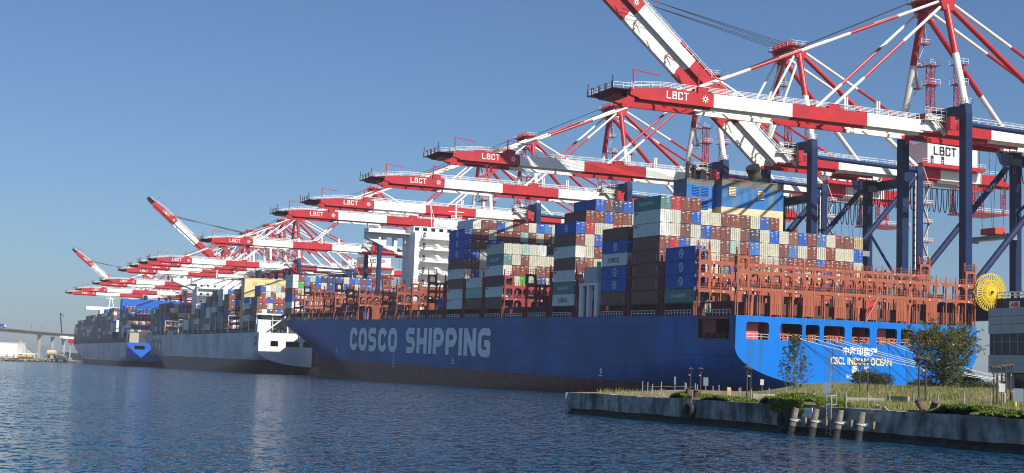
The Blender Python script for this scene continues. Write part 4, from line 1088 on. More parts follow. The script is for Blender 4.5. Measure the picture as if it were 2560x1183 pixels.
def put_box(M_ship, x, y, z, ck, side, phrase, row, tier, group, prio=0):
    Mw = M_ship @ Matrix.Translation((x, y, z))
    extra = {'E': ' with round white emblem', 'CS': ' lettered CHINA SHIPPING', 'CO': ' lettered COSCO', None: ''}.get(side, '')
    lab = f"{CC[ck][0]} container{extra}, {ORD[tier]} tier up, {ORD[row+1]} row, {phrase}"
    if extra and len(lab.split()) > 16: lab = f"{CC[ck][0]} container{extra}, {ORD[tier]} tier up, {phrase}"
    d = (Mw.translation-CAM).dot(FW)
    BOXES.append((Mw, ck, side, lab, group, d+prio))
def rc(rnd): return rnd.choices(['br','rb','be','gy','bl','lb','gn','mn','nv','og','rd','wh'], [24,12,24,8,14,4,5,3,3,3,2,2])[0]
def fill_bay(M_ship, y, z0, cols, phrase, group, x0, seed, prio=0, sides=None, row0=0):
    """cols: per row (from port) a list of colour keys bottom up; None leaves a gap, '?' is random"""
    rnd = random.Random(seed)
    for r_, col in enumerate(cols):
        for t, ck in enumerate(col):
            if ck is None: continue
            if ck == '?': ck = rc(rnd)
            sd = (sides or {}).get((r_, t))
            put_box(M_ship, x0+r_*WR, y, z0+t*TP, ck, sd, phrase, r_+row0, t+1, group, prio)
G_ = 'containers stacked on the blue ship'
Mship = TRIM
# A: lone outer column
fill_bay(TRIM, BAYS['A'], HB, [['gn','bl','bl','bl']], 'lone column nearest the stern', G_, XO, 1, -400, {(0,0):'CS',(0,1):'E',(0,2):'E',(0,3):'E'})
lowA = [['mn','br'],['be'],['br','be'],['rb'],[],['br','lb'],['gn'],['br'],[],['be','br'],['br'],['bl'],[],['rb'],['be'],['br'],[],['br']]
fill_bay(TRIM, BAYS['S']+14.9, ZD+0.5, [[]]+lowA, 'low boxes behind the stern lashing bridge', G_, XO, 2, 300)
# B
t8 = ['gn','rd','br','br']
t7 = ['be','be','br','bl','be','be','br','rb','br','be','bl','br']
t6 = ['be','be','br','be','bl','rb','br','be','br','nv','be','bl','be','og','bl','br','lb','be','br','rb','tn']
t5 = ['rb','rd','bl','be','be','be','br','mn','br','lb','be','be','rb','lb','be','br','be','rb','be','be','bl']
t4 = ['dk','br','be','br','be','be','rb','br','br','br','be','be','br','br','rb','br','bl','br','rb','br','be']
colsB = []
for r_ in range(21):
    c = ['?','?','?',t4[r_],t5[r_],t6[r_]]
    if r_ == 0: c = ['dk','dk','dk','dk','dk','gy','gy','gn']
    else:
        if r_ < len(t7): c.append(t7[r_])
        if r_ < len(t8): c.append(t8[r_])
    colsB.append(c)
fill_bay(TRIM, BAYS['B'], HB, colsB, 'tall block aft of the funnel', G_, XO, 3, -300, {(0,7):'CS',(0,6):'T',(0,5):'T',(0,4):'V',(0,3):'V',(0,2):'V',(0,1):'V'})
# C: outer column and its inner neighbours below
fill_bay(TRIM, BAYS['C'], HB, [['dk','bl','bl','gy','bl','dk'],['br','be','br','bl','br','be']], 'dark column beside the funnel', G_, XO, 4, -350, {(0,0):'V',(0,1):'E',(0,2):'E',(0,3):'CO',(0,4):'E'})
# D
colsD = [['gy','gn','gy','dk','gy','dk','bl'],['?','?','?','?','be','be','rd','br'],['?','?','?','?','br','bl','be','br','bl'],['?','?','?','?','rb','br','be','bl','br'],['?','?','?','?','be','br','rd','br','nv'],['?','?','?','?','br','be','be','rb','bl'],['?','?','?','?','?','?','br','be','lb'],['?','?','?','?','?','?','?','?']]
fill_bay(TRIM, BAYS['D'], HB, colsD, 'block ahead of the white derrick', G_, XO, 5, -250, {(0,0):'CO',(0,1):'CS',(0,2):'T',(0,4):'T',(0,6):'E'})
# E, F, G
colsE = [['dk','gy','mr','gy','gn','be'],['?','?','?','br','be','be'],['?','?','gg','rb','br','mn'],['?','?','mn','be','be','be'],['?','?','?','rb','be','wh'],['?','?','be','br','be'],['?','?','br','rb','be'],['?','?','?','br'],['?','?','?','be']]
fill_bay(TRIM, BAYS['E'], HB, colsE, 'low block amidships', G_, XO, 6, -200, {(0,1):'T',(0,3):'T',(0,4):'CS',(0,5):'T'})
fill_bay(TRIM, BAYS['F'], HB, [['dk','mn','gy'],['?','?'],['?','?','?'],['?']], 'short stack ahead of the low block', G_, XO, 7, -150, {(0,2):'T'})
g9 = [None,'be','br','rb','bl','be','rb','rb','be','bl','lb','be','br','be']
g8 = ['bl','br','br','be','br','rb','br','mn','rb','be','br','mn','rb','bl']
g7 = ['bl','br','br','bl','bl','nv','bl','br','bl','gn','nv','br','bl','br']
g6 = ['bl','bl','be','br','br','be','rb','be','br','be','br','mn','br','rb']
colsG = []
for r_ in range(14):
    c = ['?']*5+[g6[r_], g7[r_], g8[r_]]
    if r_ == 0: c = ['gy','gy','dk','gy','dk','bl','bl','bl']
    elif r_: c.append('gy' if r_ == 1 else g9[r_])
    if r_ > 3: c = [None]*4+c[4:]
    colsG.append(c)
fill_bay(TRIM, BAYS['G'], HB, colsG, 'tall block aft of the white deckhouse', G_, XO, 8, -150, {(0,0):'T',(0,1):'T',(0,3):'T',(0,5):'E',(0,6):'E',(0,7):'E',(1,8):'CO'})
# forward: low tiers seen through the bridges, then the foremost block
rnd = random.Random(5)
for i, y in enumerate(fw1+fw2[:6]):
    cols = [[] if rnd.random() < .45 else ['?' for _ in range(rnd.choice((1,1,2)))] for _ in range(9)]
    fill_bay(TRIM, y, ZD+0.6, [[]]+cols, f'low boxes, {ORD[i+1]} bay ahead of the tall midship block', G_, XO, 20+i, 500)
cF = []
tops = ['gy','rb','lb','mn','bl','nv','nv','nv','bl','be','bl','lb','br','bl']
mid = ['gy','gg','lb','br','bl','be','nv','bl','be','bl','br','be','bl','lb']
for r_ in range(14): cF.append(['dk','gy','bl','dk',mid[r_],tops[r_]] if r_ == 0 else [None,None,None,'?',mid[r_],tops[r_]])
fill_bay(TRIM, fw2[8], HB, cF, 'foremost block near the blue bow', G_, 7.2, 40, -100)

# ------------------------------------------------------------------ the grey ship and the far ship
WHT = mat('transom_white', (0.78,0.78,0.76), 0.45, var=0.06, streak=0.25, streakcol=(0.45,0.30,0.16))
HULL2 = hull_material('hull_grey', (0.56,0.57,0.56), (0.17,0.07,0.055), 6.3, 0.35, 0.15)
GREYD = mat('deck_grey', (0.22,0.22,0.21), 0.7, var=0.2)
S2 = empty('container_ship'); X2, Y2, B2, L2 = 5.0, 412.0, 53.0, 390.0
M2 = Matrix.Translation((X2, Y2, 0)) @ Matrix.Rotation(math.atan(0.006), 4, 'X')
S2.matrix_world = M2
tag(S2, 'grey container ship with white stern and cream yellow casing', 'ship', 'container ships moored at the quay')
ZD2 = 18.9
half2 = make_hull(S2, dict(L=L2, B=B2, zd=ZD2, zc=10.6, zb=3.6, zo=12.6, open=(3.0, 9.0), cut=False, wins=[(5.6,9.2,15.2,12.7),(12.8,19.2,15.2,12.7),(21,26.5,15.2,12.7),(30,35.5,15.2,12.7),(38,44,15.2,12.7)], M_side=HULL2, M_tr=WHT, M_deck=GREYD, M_moor=GREYD))
OC = mat('logo_brown_red', (0.20,0.075,0.06), 0.5)
put_mesh(bold_text('OOCL', 46.0, 11.2, 0.25, OC, -0.12), S2, (-0.06, 297.0, 6.0), M_PORT)
put_text('OOCL', 6.0, 1.3, mat('name_blue', (0.10,0.25,0.55), 0.5), S2, (29.0,-0.08,9.2), M_AFT, 0.02)
b = MB()
for y in (3.6, 5.2, 6.8):
    for z in (12.9, 15.4): b.box(-0.04, 0.02, y, y+1.1, z, z+1.9)
b.build('side_window', [C_DARK], S2)
HB2 = ZD2+2.6
b = MB(); b.box(6.0, 34.0, 61.0, 68.6, ZD2, 46.6); b.box(5.8, 34.2, 60.8, 68.8, 46.6, 46.9)
CREAM = mat('casing_cream', (0.76,0.60,0.30), 0.55, var=0.06)
b.build('engine_casing', [CREAM], S2)
for x in (10, 16, 22, 28):
    b = MB(); b.box(x, x+2.4, 60.93, 61.0, 43.0, 45.2); b.build('vent', [mat('casing_vent', (0.60,0.45,0.2), 0.6)], S2)
b = MB(); b.tube((14,65,46.8),(13.4,64.7,51),1.6,14); b.tube((20,65,46.8),(19.6,64.8,50),1.2,14); b.build('exhaust_stack', [sm], S2)
dh2 = empty('deckhouse', (0,0,0), S2)
b = MB(); b.box(14, 40, 226, 240, ZD2, 50.5); b.box(11, 43, 228, 238, 50.5, 54); b.build('house_wall', [HW], dh2)
b = MB(); b.prism([(0,51.5),(14,46.5),(14,53.3),(0,53.3)], 'y', 229.5, 236.5); b.build('bridge_wing', [HW], dh2)
for z in (28, 33, 38, 43, 48):
    b = MB(); b.box(15, 27, 224, 226, z-0.35, z); rail(b, (15,224,z), (27,224,z), 1.1, 1.5, .08); b.build('balcony', [HW], dh2)
    for x in (16, 20, 24): 
        b = MB(); b.box(x, x+1.4, 225.9, 226, z+0.8, z+2.1); b.build('window', [GLASS], dh2)
b = MB(); b.tube((27,233,54),(27,233,63),.4,8); b.beam((23,233,59),(31,233,59),.3,.3); b.build('radar_mast', [HW], dh2)
b = MB()
for (p, q) in (((3,3,ZD2),(14,3,ZD2+8.5)),((25,3,ZD2),(14,3,ZD2+8.5)),((14,3,ZD2),(14,3,ZD2+8.5)),((0.5,6,ZD2+8.5),(52,6,ZD2+8.5)),((25,3,ZD2),(36,3,ZD2+8.5)),((47,3,ZD2),(36,3,ZD2+8.5))): b.beam(p, q, .6, .6)
b.box(0.3, 6.5, 4.5, 5.0, ZD2, ZD2+6.0); b.build('stern_frame', [mat('frame_white', (0.66,0.67,0.66), 0.5)], S2)
for j in range(20):
    y = 9.0+15.2*j
    if 54 < y < 69 or 215 < y < 240 or y > 350: continue
    b = MB(); w2 = 2*min(half2(y, ZD2), half2(y+12, ZD2)); xx = B2/2-w2/2
    for r_ in range(0, int(w2/WR), 3): b.box(xx+0.2+r_*WR, xx+0.55+r_*WR, y-1.8, y-0.8, ZD2, ZD2+9)
    b.box(xx+0.2, xx+w2-0.4, y-1.8, y-0.8, ZD2+5.6, ZD2+5.95); b.box(xx+0.2, xx+w2-0.4, y-1.8, y-0.8, ZD2+8.7, ZD2+9.0)
    b.build('lashing_bridge', [mat('frame_white', (0.6,0.6,0.6))], S2)
    h = MB(); h.box(xx+2.4, xx+w2-2.4, y, y+12.2, ZD2-0.04, HB2-0.1); h.box(xx+0.3, xx+0.8, y, y+0.6, ZD2-0.04, HB2-0.1); h.box(xx+0.3, xx+0.8, y+11.6, y+12.2, ZD2-0.04, HB2-0.1); h.build('hatch_cover', [mat('hatch_dark', (0.06,0.06,0.06), 0.7)], S2)
b = MB(); rail(b, (0.15,9,ZD2), (0.15,320,ZD2), 1.3, 4.0, .12); b.build('deck_railing', [mat('rail_grey', (0.3,0.31,0.31))], S2)
G2_ = 'containers stacked on the grey ship'
rnd = random.Random(77)
def block(M_, y, z0, nr, prof, phrase, group, x0, seed, rows_face=True, prio=0, side_cols=None, zmin=0):
    cols = []
    r2 = random.Random(seed)
    for r_ in range(nr):
        h = prof(r_) if callable(prof) else prof
        c = [('?' if (r_ == 0 or t >= zmin) else None) for t in range(h)]
        if r_ == 0 and side_cols: c = list(side_cols)[:h]
        cols.append(c)
    fill_bay(M_, y, z0, cols, phrase, group, x0, seed, prio)
def sidec(h, s):
    r2 = random.Random(s); return [r2.choice(['dk','dk','br','mr','gy','bl','nv','rb','br','gn','be']) for _ in range(h)]
block(M2, 9.0, HB2+5.5, 16, lambda r_: 3 if r_ < 14 else 2, 'aftmost block of the grey ship', G2_, 0.5, 101, side_cols=['dk','dk','dk'])
block(M2, 39.4, HB2, 12, lambda r_: 6 if r_ > 1 else 4, 'third block from the grey ship stern', G2_, 8.0, 104, zmin=4)
block(M2, 24.2, HB2, 16, lambda r_: 7 if r_ > 1 else 5, 'second block from the grey ship stern', G2_, 0.5, 102, zmin=4, side_cols=['dk','gy','br','gy','bl'])
for j, h in ((4, 6), (5, 7), (6, 7), (7, 6), (8, 5), (9, 4), (10, 3), (11, 3)):
    block(M2, 9.0+15.2*j, HB2, 7 if j != 6 else 12, (lambda r_, hh=h: hh+(1 if (r_ > 1 and hh < 7) else 0)), f'block {ORD[j+1]} from the grey ship stern', G2_, 0.5, 110+j, zmin=2, side_cols=sidec(h, 300+j))
for j, h in ((16, 6), (17, 6), (18, 5), (19, 5)):
    block(M2, 9.0+15.2*j, HB2, 9, (lambda r_, hh=h: hh), f'block {ORD[j-12]} ahead of the grey ship deckhouse', G2_, 0.8, 130+j, zmin=3, side_cols=sidec(h, 300+j), prio=100)

HULL3 = hull_material('hull_lavender', (0.48,0.455,0.52), (0.09,0.045,0.045), 3.6, 0.5, 0.2)
TR3 = mat('transom_blue_far', (0.012,0.14,0.62), 0.45, var=0.08, vscale=0.05, streak=0.15)
S3 = empty('container_ship'); X3, Y3, B3, L3 = 3.5, 803.0, 55.5, 392.0
M3 = Matrix.Translation((X3, Y3, 0)) @ Matrix.Rotation(math.atan(0.002), 4, 'X')
S3.matrix_world = M3
tag(S3, 'far container ship, faded lavender side and bright blue stern', 'ship', 'container ships moored at the quay')
ZD3 = 16.8
half3 = make_hull(S3, dict(L=L3, B=B3, zd=ZD3, zc=8.2, zb=3.4, zo=11.6, open=(3.0, 9.0), cut=False, wins=[(5.2,12.5,14.6,12.0),(19,26.5,14.6,12.0),(30,37,14.6,12.0),(42,49,14.6,12.0)], M_side=HULL3, M_tr=TR3, M_deck=DECKB, M_moor=GREYD))
put_text('COSCO', 62.0, 7.0, mat('far_lettering', (0.42,0.42,0.46), 0.6), S3, (-0.06, 320.0, 5.6), M_PORT, 0.0)
put_text('SHIPPING', 78.0, 4.5, mat('far_lettering', (0.42,0.42,0.46), 0.6), S3, (-0.06, 250.0, 5.8), M_PORT, 0.0)
put_text('COSCO', 9.0, 1.6, LETW, S3, (33.0,-0.08,8.8), M_AFT, 0.02)
b = MB(); b.box(2.5, 46.0, 52, 62, ZD3, 49.5); b.build('engine_casing', [mat('casing_blue', (0.012,0.12,0.55), 0.5)], S3)
b = MB(); b.tube((20,57,49.5),(20,57,53),1.5,12); b.tube((30,57,49.5),(30,57,52),1.0,12); b.build('exhaust_stack', [sm], S3)
dh3 = empty('deckhouse', (0,0,0), S3)
b = MB(); b.box(12, 44, 250, 263, ZD3, 46.5); b.box(0, 55, 252, 259, 46.5, 49.5); b.build('house_wall', [HW], dh3)
b = MB(); b.beam((20,255,49.5),(21,255,62),.8,.8); b.beam((24,255,49.5),(21,255,62),.6,.6); b.beam((17,255,57),(25,255,57),.5,.5); b.build('radar_mast', [HW], dh3)
b = MB(); b.box(34,42,253,258,49.5,53); b.beam((36,255,53),(36,255,60),.7,.7); b.box(33,41,254.5,255.5,58.5,59.5); b.build('signal_platform', [mat('mast_tan', (0.55,0.48,0.25))], dh3)
for x in (2.0, 17.5, 34):
    b = MB(); b.box(x, x+6.5, 3.5, 6.5, ZD3, ZD3+7.0); b.build('deck_casing', [mat('casing_beige', (0.42,0.40,0.33), 0.6)], S3)
for j in range(24):
    y = 8.0+14.4*j
    if y > 352: continue
    w3 = 2*min(half3(y, ZD3), half3(y+12, ZD3)); xx = B3/2-w3/2
    h = MB(); h.box(xx+0.3, xx+w3-0.3, y, y+12.2, ZD3-0.04, ZD3+3.5); h.box(xx+0.3, xx+w3-0.3, y-1.7, y-0.7, ZD3, ZD3+8); h.build('hatch_cover', [mat('hatch_dark', (0.05,0.05,0.05), 0.7)], S3)
G3_ = 'containers stacked on the far ship'
stern3 = [['be','rb','lb','nv','br','be','nv','rb','bl'],['nv','og','be','nv','be','bl','nv','br','bl'],['be','rd','br','bl','rb','rb','dk','be','lb'],['rb','be','og','bl','be','br','nv','rd','be'],['br','og','rb','nv','rd','rb','dk','br','rb'],['lb','be','br','bl','og','bl','nv','og','br']]
cols = [['br','dk','bl','gy','dk','br','bl','dk','br']]+[[None,None,c[0],c[3],c[4],c[6],c[5],c[3],c[7]] for c in stern3*3]
block_y = 8.0
fill_bay(M3, 8.0, ZD3+7.2, [[c_ for c_ in col[2:8]] for col in cols], 'stern block of the far ship', G3_, 0.6, 201)
for j in range(1, 24):
    if 8+14.4*j > 352: continue
    h = 8 if j < 9 else (7 if j < 18 else (6 if j < 21 else 5)); hh = h-1 if j % 5 == 2 else h
    if j in (3, 4): continue
    y = 8.0+14.4*j; w3 = 2*min(half3(y, ZD3), half3(y+12, ZD3)); xx = B3/2-w3/2
    block(M3, y, ZD3+3.6, 3, (lambda r_, q=hh: q), f'{ORD[j+1]} stack from the far ship stern', G3_, xx+0.5, 220+j, side_cols=sidec(hh, 500+j), prio=200, zmin=5)

# build: the 300 that show largest as things, the rest as one mass
BOXES.sort(key=lambda t: t[5])
NMAX = 298
first = None
def paint_slots(o, M_):
    o.material_slots[0].link = 'OBJECT'; o.material_slots[0].material = M_
for i, (Mw, ck, sd, lab, grp, d) in enumerate(BOXES[:NMAX]):
    o = link('shipping_container', C_BODY); o.matrix_world = Mw; paint_slots(o, CM[ck])
    tag(o, lab, 'container', grp)
    dr = link('door_end', C_DOORS[(i*7) % 6], o); paint_slots(dr, CM[ck])
    zt = 0.0
    if sd == 'E': q = link('emblem', RING, o); q.matrix_local = Matrix.Translation((-0.012, 5.6, 1.43)) @ M_PORT
    elif sd == 'CS': put_text('CHINA SHIPPING', 6.4, 0.85, LETW, o, (-0.012, 9.6, 0.95), M_PORT, 0.01)
    elif sd == 'CO': put_text('COSCO', 5.4, 1.0, LETK, o, (-0.012, 9.0, 0.8), M_PORT, 0.03)
    elif sd == 'V':
        for yy in (11.5, 1.2): q = link('markings', VMARK, o); q.matrix_local = Matrix.Translation((-0.012, yy, 0.2)) @ M_PORT
    elif sd == 'T': q = link('markings', TAG, o); q.matrix_local = Matrix.Translation((-0.012, 11.6, 2.1)) @ M_PORT
# mass: simplified ribbed boxes
keys = list(CC.keys()); b = MB()
for (Mw, ck, sd, lab, grp, d) in BOXES[NMAX:]:
    k = keys.index(ck)
    vs = [Mw @ Vector(p) for p in ((0,0,0),(CWD,0,0),(CWD,CL,0),(0,CL,0),(0,0,CH),(CWD,0,CH),(CWD,CL,CH),(0,CL,CH))]
    b.add(vs, [(0,3,2,1),(4,5,6,7),(1,2,6,5),(2,3,7,6),(3,0,4,7),(0,1,5,4)], k)
    vs = []
    for x in (0.12, 1.18, 1.26, 2.32):
        vs += [Mw @ Vector((x,-0.03,0.15)), Mw @ Vector((x,-0.03,CH-0.1))]
    b.add(vs, [(0,2,3,1),(4,6,7,5)], k)
    for x in (0.42, 0.9, 1.55, 2.02):
        b.add([Mw @ Vector((x,-0.06,0.1)), Mw @ Vector((x+0.05,-0.06,0.1)), Mw @ Vector((x+0.05,-0.06,CH-0.1)), Mw @ Vector((x,-0.06,CH-0.1))], [(0,1,2,3)], len(keys))
    b.add([Mw @ Vector((1.35,-0.062,2.2)), Mw @ Vector((2.2,-0.062,2.2)), Mw @ Vector((2.2,-0.062,2.5)), Mw @ Vector((1.35,-0.062,2.5))], [(0,1,2,3)], len(keys)+1)
print('BOXES', len(BOXES))
o = b.build('stacked_containers', [CM[k] for k in keys]+[ROD, MARKW], fix=False)
tag(o, 'far stacked containers in mixed colours on the three ships', 'containers', kind='stuff')

# ------------------------------------------------------------------ grassy jetty in front
JZ = 2.3; JX = -80.0
def sstep(t): t = max(0.0, min(1.0, t)); return t*t*(3-2*t)
def gz(x, y):
    s = (x+55)*0.84-(y+93)*0.54
    z = JZ + 1.35*sstep((s+1)/10)*sstep((x+75)/20)
    z += 0.28*(noise.noise(Vector((x*0.11, y*0.11, 3.1))))*sstep((x+77)/8)*sstep((s+4)/8)
    if y < -150: z -= 0.35*sstep((-150-y)/14)*sstep((x+75)/20)
    return z
EARTH = mat('bare_earth', (0.24,0.18,0.115), 0.95, var=0.35, vscale=0.7, bump=0.5, bscale=3)
SOIL = mat('grassy_soil', (0.13,0.135,0.05), 0.95, var=0.4, vscale=0.5, bump=0.5, bscale=3)
# land outline: front edge x=JX, end edge running back towards the ship's stern
def land_end(x):     # y of the far edge for a given x
    pts = [(-80,-93.5),(-62,-74),(-25,-24),(62,-14.2),(140,-14.2)]
    for (a, c), (d, e) in zip(pts[:-1], pts[1:]):
        if x <= d: return c+(e-c)*(x-a)/(d-a)
    return -14.2
b = MB(); nx, ny = 70, 60; xs = [JX+0.5+(140-JX)*((i/nx)**1.8) for i in range(nx+1)]
vs = []
for x in xs:
    ye = land_end(x)-0.4
    for j in range(ny+1):
        y = -290+(ye+290)*(1-(1-j/ny)**1.6); vs.append((x, y, gz(x, y)))
fs = [(i*(ny+1)+j, (i+1)*(ny+1)+j, (i+1)*(ny+1)+j+1, i*(ny+1)+j+1) for i in range(nx) for j in range(ny)]
b.add(vs, fs)
fsx = [vs[f[0]] for f in fs]
b.mi = [1 if ((x+55)*0.84-(y+93)*0.54) > -1.5 else 0 for (x, y, z) in fsx]
tag(b.build('ground', [EARTH, SOIL], smooth=True), 'bare earth and grassy ground on the jetty', kind='structure')
def concrete_stained(name, col):
    return mat(name, col, 0.85, var=0.45, vscale=1.3, streak=0.9, streakcol=(0.02,0.019,0.017), bump=0.4, bscale=2.5, ssc=(0.55,0.55,0.2), slo=0.42, shi=0.68)
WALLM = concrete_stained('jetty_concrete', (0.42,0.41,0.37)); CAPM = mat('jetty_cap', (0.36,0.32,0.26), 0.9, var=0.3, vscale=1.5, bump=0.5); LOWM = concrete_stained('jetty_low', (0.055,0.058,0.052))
jw = empty('jetty_wall', (JX, -93.5, 0))
tag(jw, 'stained concrete jetty wall standing in the water', 'wall')
# panels of the face
y = -93.5; i = 0; rnd = random.Random(4)
while y > -262:
    ln = rnd.uniform(4.8, 6.2); d = rnd.uniform(-0.03, 0.03); zt = JZ+rnd.uniform(-0.05, 0.04)
    b = MB(off=(-JX, 93.5, 0)); b.box(JX+d, JX+0.75, y-ln+0.035, y, 0.62+rnd.uniform(-.04,.04), zt); b.build('wall_panel', [WALLM], jw)
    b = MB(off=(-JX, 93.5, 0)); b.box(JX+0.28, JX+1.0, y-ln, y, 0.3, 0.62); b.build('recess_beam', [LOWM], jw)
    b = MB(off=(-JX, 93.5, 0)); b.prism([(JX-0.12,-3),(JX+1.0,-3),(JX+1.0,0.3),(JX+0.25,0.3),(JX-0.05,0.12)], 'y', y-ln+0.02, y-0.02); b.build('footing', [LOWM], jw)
    y -= ln; i += 1
# end return wall
b = MB(off=(-JX, 93.5, 0)); pts = [(-80,-93.5),(-62,-74),(-25,-24),(62,-14.2)]
for (p, q) in zip(pts[:-1], pts[1:]):
    b.beam((*p,-0.2), (*q,-0.2), 0.7, 2*JZ+0.36)
b.build('end_wall', [WALLM], jw)
# broken edge stones
CH = [onX(u, v, JX+0.1) for u, v in ((1446,988),(1515,990),(1522,995),(1640,996),(2195,1018),(2215,1024),(2180,1030))]
for i, p in enumerate(CH):
    b = MB(); n_ = 9; rr = [0.12+0.2*rnd.random() for _ in range(n_)]
    poly = [(rr[k]*1.7*math.cos(2*math.pi*k/n_), rr[k]*0.75*math.sin(2*math.pi*k/n_)) for k in range(n_)]
    b.prism(poly, 'x', -0.06, 0.02); o = b.build('spalled_patch', [mat('fresh_concrete', (0.55,0.48,0.37), 0.9, var=0.2)], jw); o.location = (p.x-JX-0.06, p.y+93.5, p.z)
def ground_at(u, v):
    """walk along the pixel's ray to the ground surface"""
    d = ray(u, v).normalized(); t = 40.0
    while t < 420:
        p = CAM+d*t
        if p.x > JX and p.z <= gz(p.x, p.y): return p
        t += 0.25
    return CAM+d*200
# bollards
def bollard(u, v, lab, h, s):
    p = onX(u, v, JX+0.9); r_ = empty('mooring_bollard', (JX+0.9, p.y, JZ+0.02)); tag(r_, lab, 'bollard', 'mooring bollards on the jetty edge')
    RU = mat('bollard_rust', (0.115,0.072,0.052), 0.75, var=0.3, vscale=3, rust=0.4)
    b_ = MB(); b_.box(-0.7, 0.7, -1.3, 1.3, 0, 0.14); b_.build('base_plate', [RU], r_)
    for sgn in (-1, 1):
        b_ = MB(); b_.tube((0,sgn*0.45,0.12), (0,sgn*(0.45+0.5*s),h*0.9), 0.19, 14, r2=0.23); b_.tube((0,sgn*(0.45+0.5*s),h*0.9), (0,sgn*(0.45+0.55*s),h), 0.25, 14, r2=0.30)
        b_.tube((0,sgn*(0.45+0.55*s),h), (0,sgn*(0.45+0.58*s),h+0.06), 0.30, 14, r2=0.2); b_.build('horn', [RU], r_)
bollard(1730, 997, 'rusty twin horned bollard above the hanging tyre, beside two lamps', 0.85, 0.5)
bollard(2317, 1034, 'rusty twin horned bollard on the wall edge below the big pine', 0.8, 0.9)
# tyres
def tyre(u, v, lab, r_, tilt=0.0):
    p = onX(u, v, JX-0.35); o = MB(); n_, m_ = 28, 10; vs = []; 
    for i in range(n_):
        a = 2*math.pi*i/n_
        for j in range(m_):
            t = 2*math.pi*j/m_; rr = r_*0.72+r_*0.28*math.cos(t); vs.append((0.30*math.sin(t)*1.05, rr*math.cos(a), rr*math.sin(a)))
    fs = [(i*m_+j, ((i+1)%n_)*m_+j, ((i+1)%n_)*m_+(j+1)%m_, i*m_+(j+1)%m_) for i in range(n_) for j in range(m_)]
    o.add(vs, fs); ob = o.build('tyre_fender', [mat('tyre_rubber', (0.022,0.022,0.022), 0.7, var=0.4, vscale=3)], smooth=True)
    ob.location = p; ob.rotation_euler = (0, R(4), 0); tag(ob, lab, 'tyre', 'tyre fenders on the jetty wall')
    c = MB(); q = [(0.15,0.1*math.sin(k),r_*0.45+(1.45-r_*0.45+0.3)*k/6) for k in range(7)]; c.path([Vector(a) for a in q], 0.05, 5); c.build('hanging_rope', [mat('rope_old', (0.35,0.30,0.22), 0.9)], ob)
    return ob
tyre(1723.5, 1028, 'black tyre fender hanging below a bollard on the jetty wall', 0.80)
tyre(1962, 1052, 'black tyre fender behind a timber pile under overhanging shrubs', 0.92)
# timber piles
TIM = mat('timber_grey', (0.27,0.225,0.175), 0.9, var=0.35, vscale=2.0, streak=0.5, streakcol=(0.10,0.08,0.06), bump=0.6, bscale=4)
TIMW = mat('timber_wet', (0.045,0.042,0.040), 0.6, var=0.4, vscale=2)
COLLAR = mat('pile_collar', (0.62,0.62,0.60), 0.5)
for (u0, v0, u1, v1, lab) in ((1990,1020,1974,1096,'leaning timber pile beside the tyre under the overhanging shrubs'),(2041,1022,2027,1101,'timber pile overlapping the white emergency vessel sign'),(2102,1025,2088,1106,'timber pile just beyond the metal ladder'),(2156,1030,2144,1111,'timber pile farthest from the emergency sign')):
    A = onX(u0, v0, JX-0.75); Bq = onX(u1, v1, JX-1.1); d = (A-Bq)
    r_ = empty('timber_pile', (Bq.x, Bq.y, 0)); tag(r_, lab, 'pile', 'timber piles along the jetty wall')
    b = MB(off=(-Bq.x,-Bq.y,0)); b.tube(Bq+d*0.42, A, 0.27, 14, r2=0.25); b.build('upper_pile', [TIM], r_)
    b = MB(off=(-Bq.x,-Bq.y,0)); b.tube(Bq-d*0.6, Bq+d*0.42, 0.30, 14, r2=0.275); b.build('wet_pile', [TIMW], r_)
    c = Bq+d*0.60; b = MB(off=(-Bq.x,-Bq.y,0)); b.tube(c-d*0.02, c+d*0.025, 0.32, 14); b.beam(c, (JX-0.05,c.y-0.5,c.z), 0.14, 0.2); b.build('collar', [COLLAR], r_)
    b = MB(off=(-Bq.x,-Bq.y,0)); b.box(JX-0.5, JX-0.04, c.y-1.05, c.y-0.55, c.z-0.28, c.z+0.28); b.build('timber_block', [TIM], r_)
# ladder
p = onX(2072, 1022, JX-0.25); ld = empty('ladder', (JX-0.25, p.y, 0)); tag(ld, 'metal ladder with hooped hand grips on the jetty wall', 'ladder')
GALV = mat('galvanised', (0.40,0.41,0.41), 0.45, metal=0.4, var=0.15)
for s in (-1, 1):
    b = MB(); b.beam((0,s*0.30,0.1), (0,s*0.30,3.25), 0.055, 0.055); b.path([Vector(q) for q in ((0,s*0.30,3.25),(0.5,s*0.30,3.25),(0.5,s*0.30,2.55),(0,s*0.30,2.55))], 0.03, 6); b.build('stile', [GALV], ld)
for k in range(9):
    b = MB(); b.tube((0,-0.3,0.3+0.3*k), (0,0.3,0.3+0.3*k), 0.025, 6); b.build('rung', [GALV], ld)
# emergency vessel sign
q0 = onX(2005, 1019, JX-0.15); q1 = onX(2031, 1048, JX-0.15)
sg = empty('wall_sign', (JX-0.15, q0.y, q1.z)); tag(sg, 'white metal emergency vessel sign bolted to the jetty wall', 'sign')
wd = q0.y-q1.y; ht = q0.z-q1.z
b = MB(); b.box(-0.02, 0.03, -wd, 0, 0, ht); b.build('sign_plate', [mat('sign_white', (0.85,0.87,0.88), 0.5, streak=0.2)], sg)
for k, s in enumerate(('EMERGENCY', 'VESSEL', 'ONLY', 'KEEP CLEAR')):
    ww = wd*(0.86 if len(s) > 7 else 0.5 if len(s) > 5 else 0.36); put_text(s, ww, ht*0.11, mat('sign_ink', (0.06,0.08,0.14), 0.6), sg, (-0.025, -(wd-ww)/2, ht*(0.66-0.185*k)), M_PORT, 0.01)
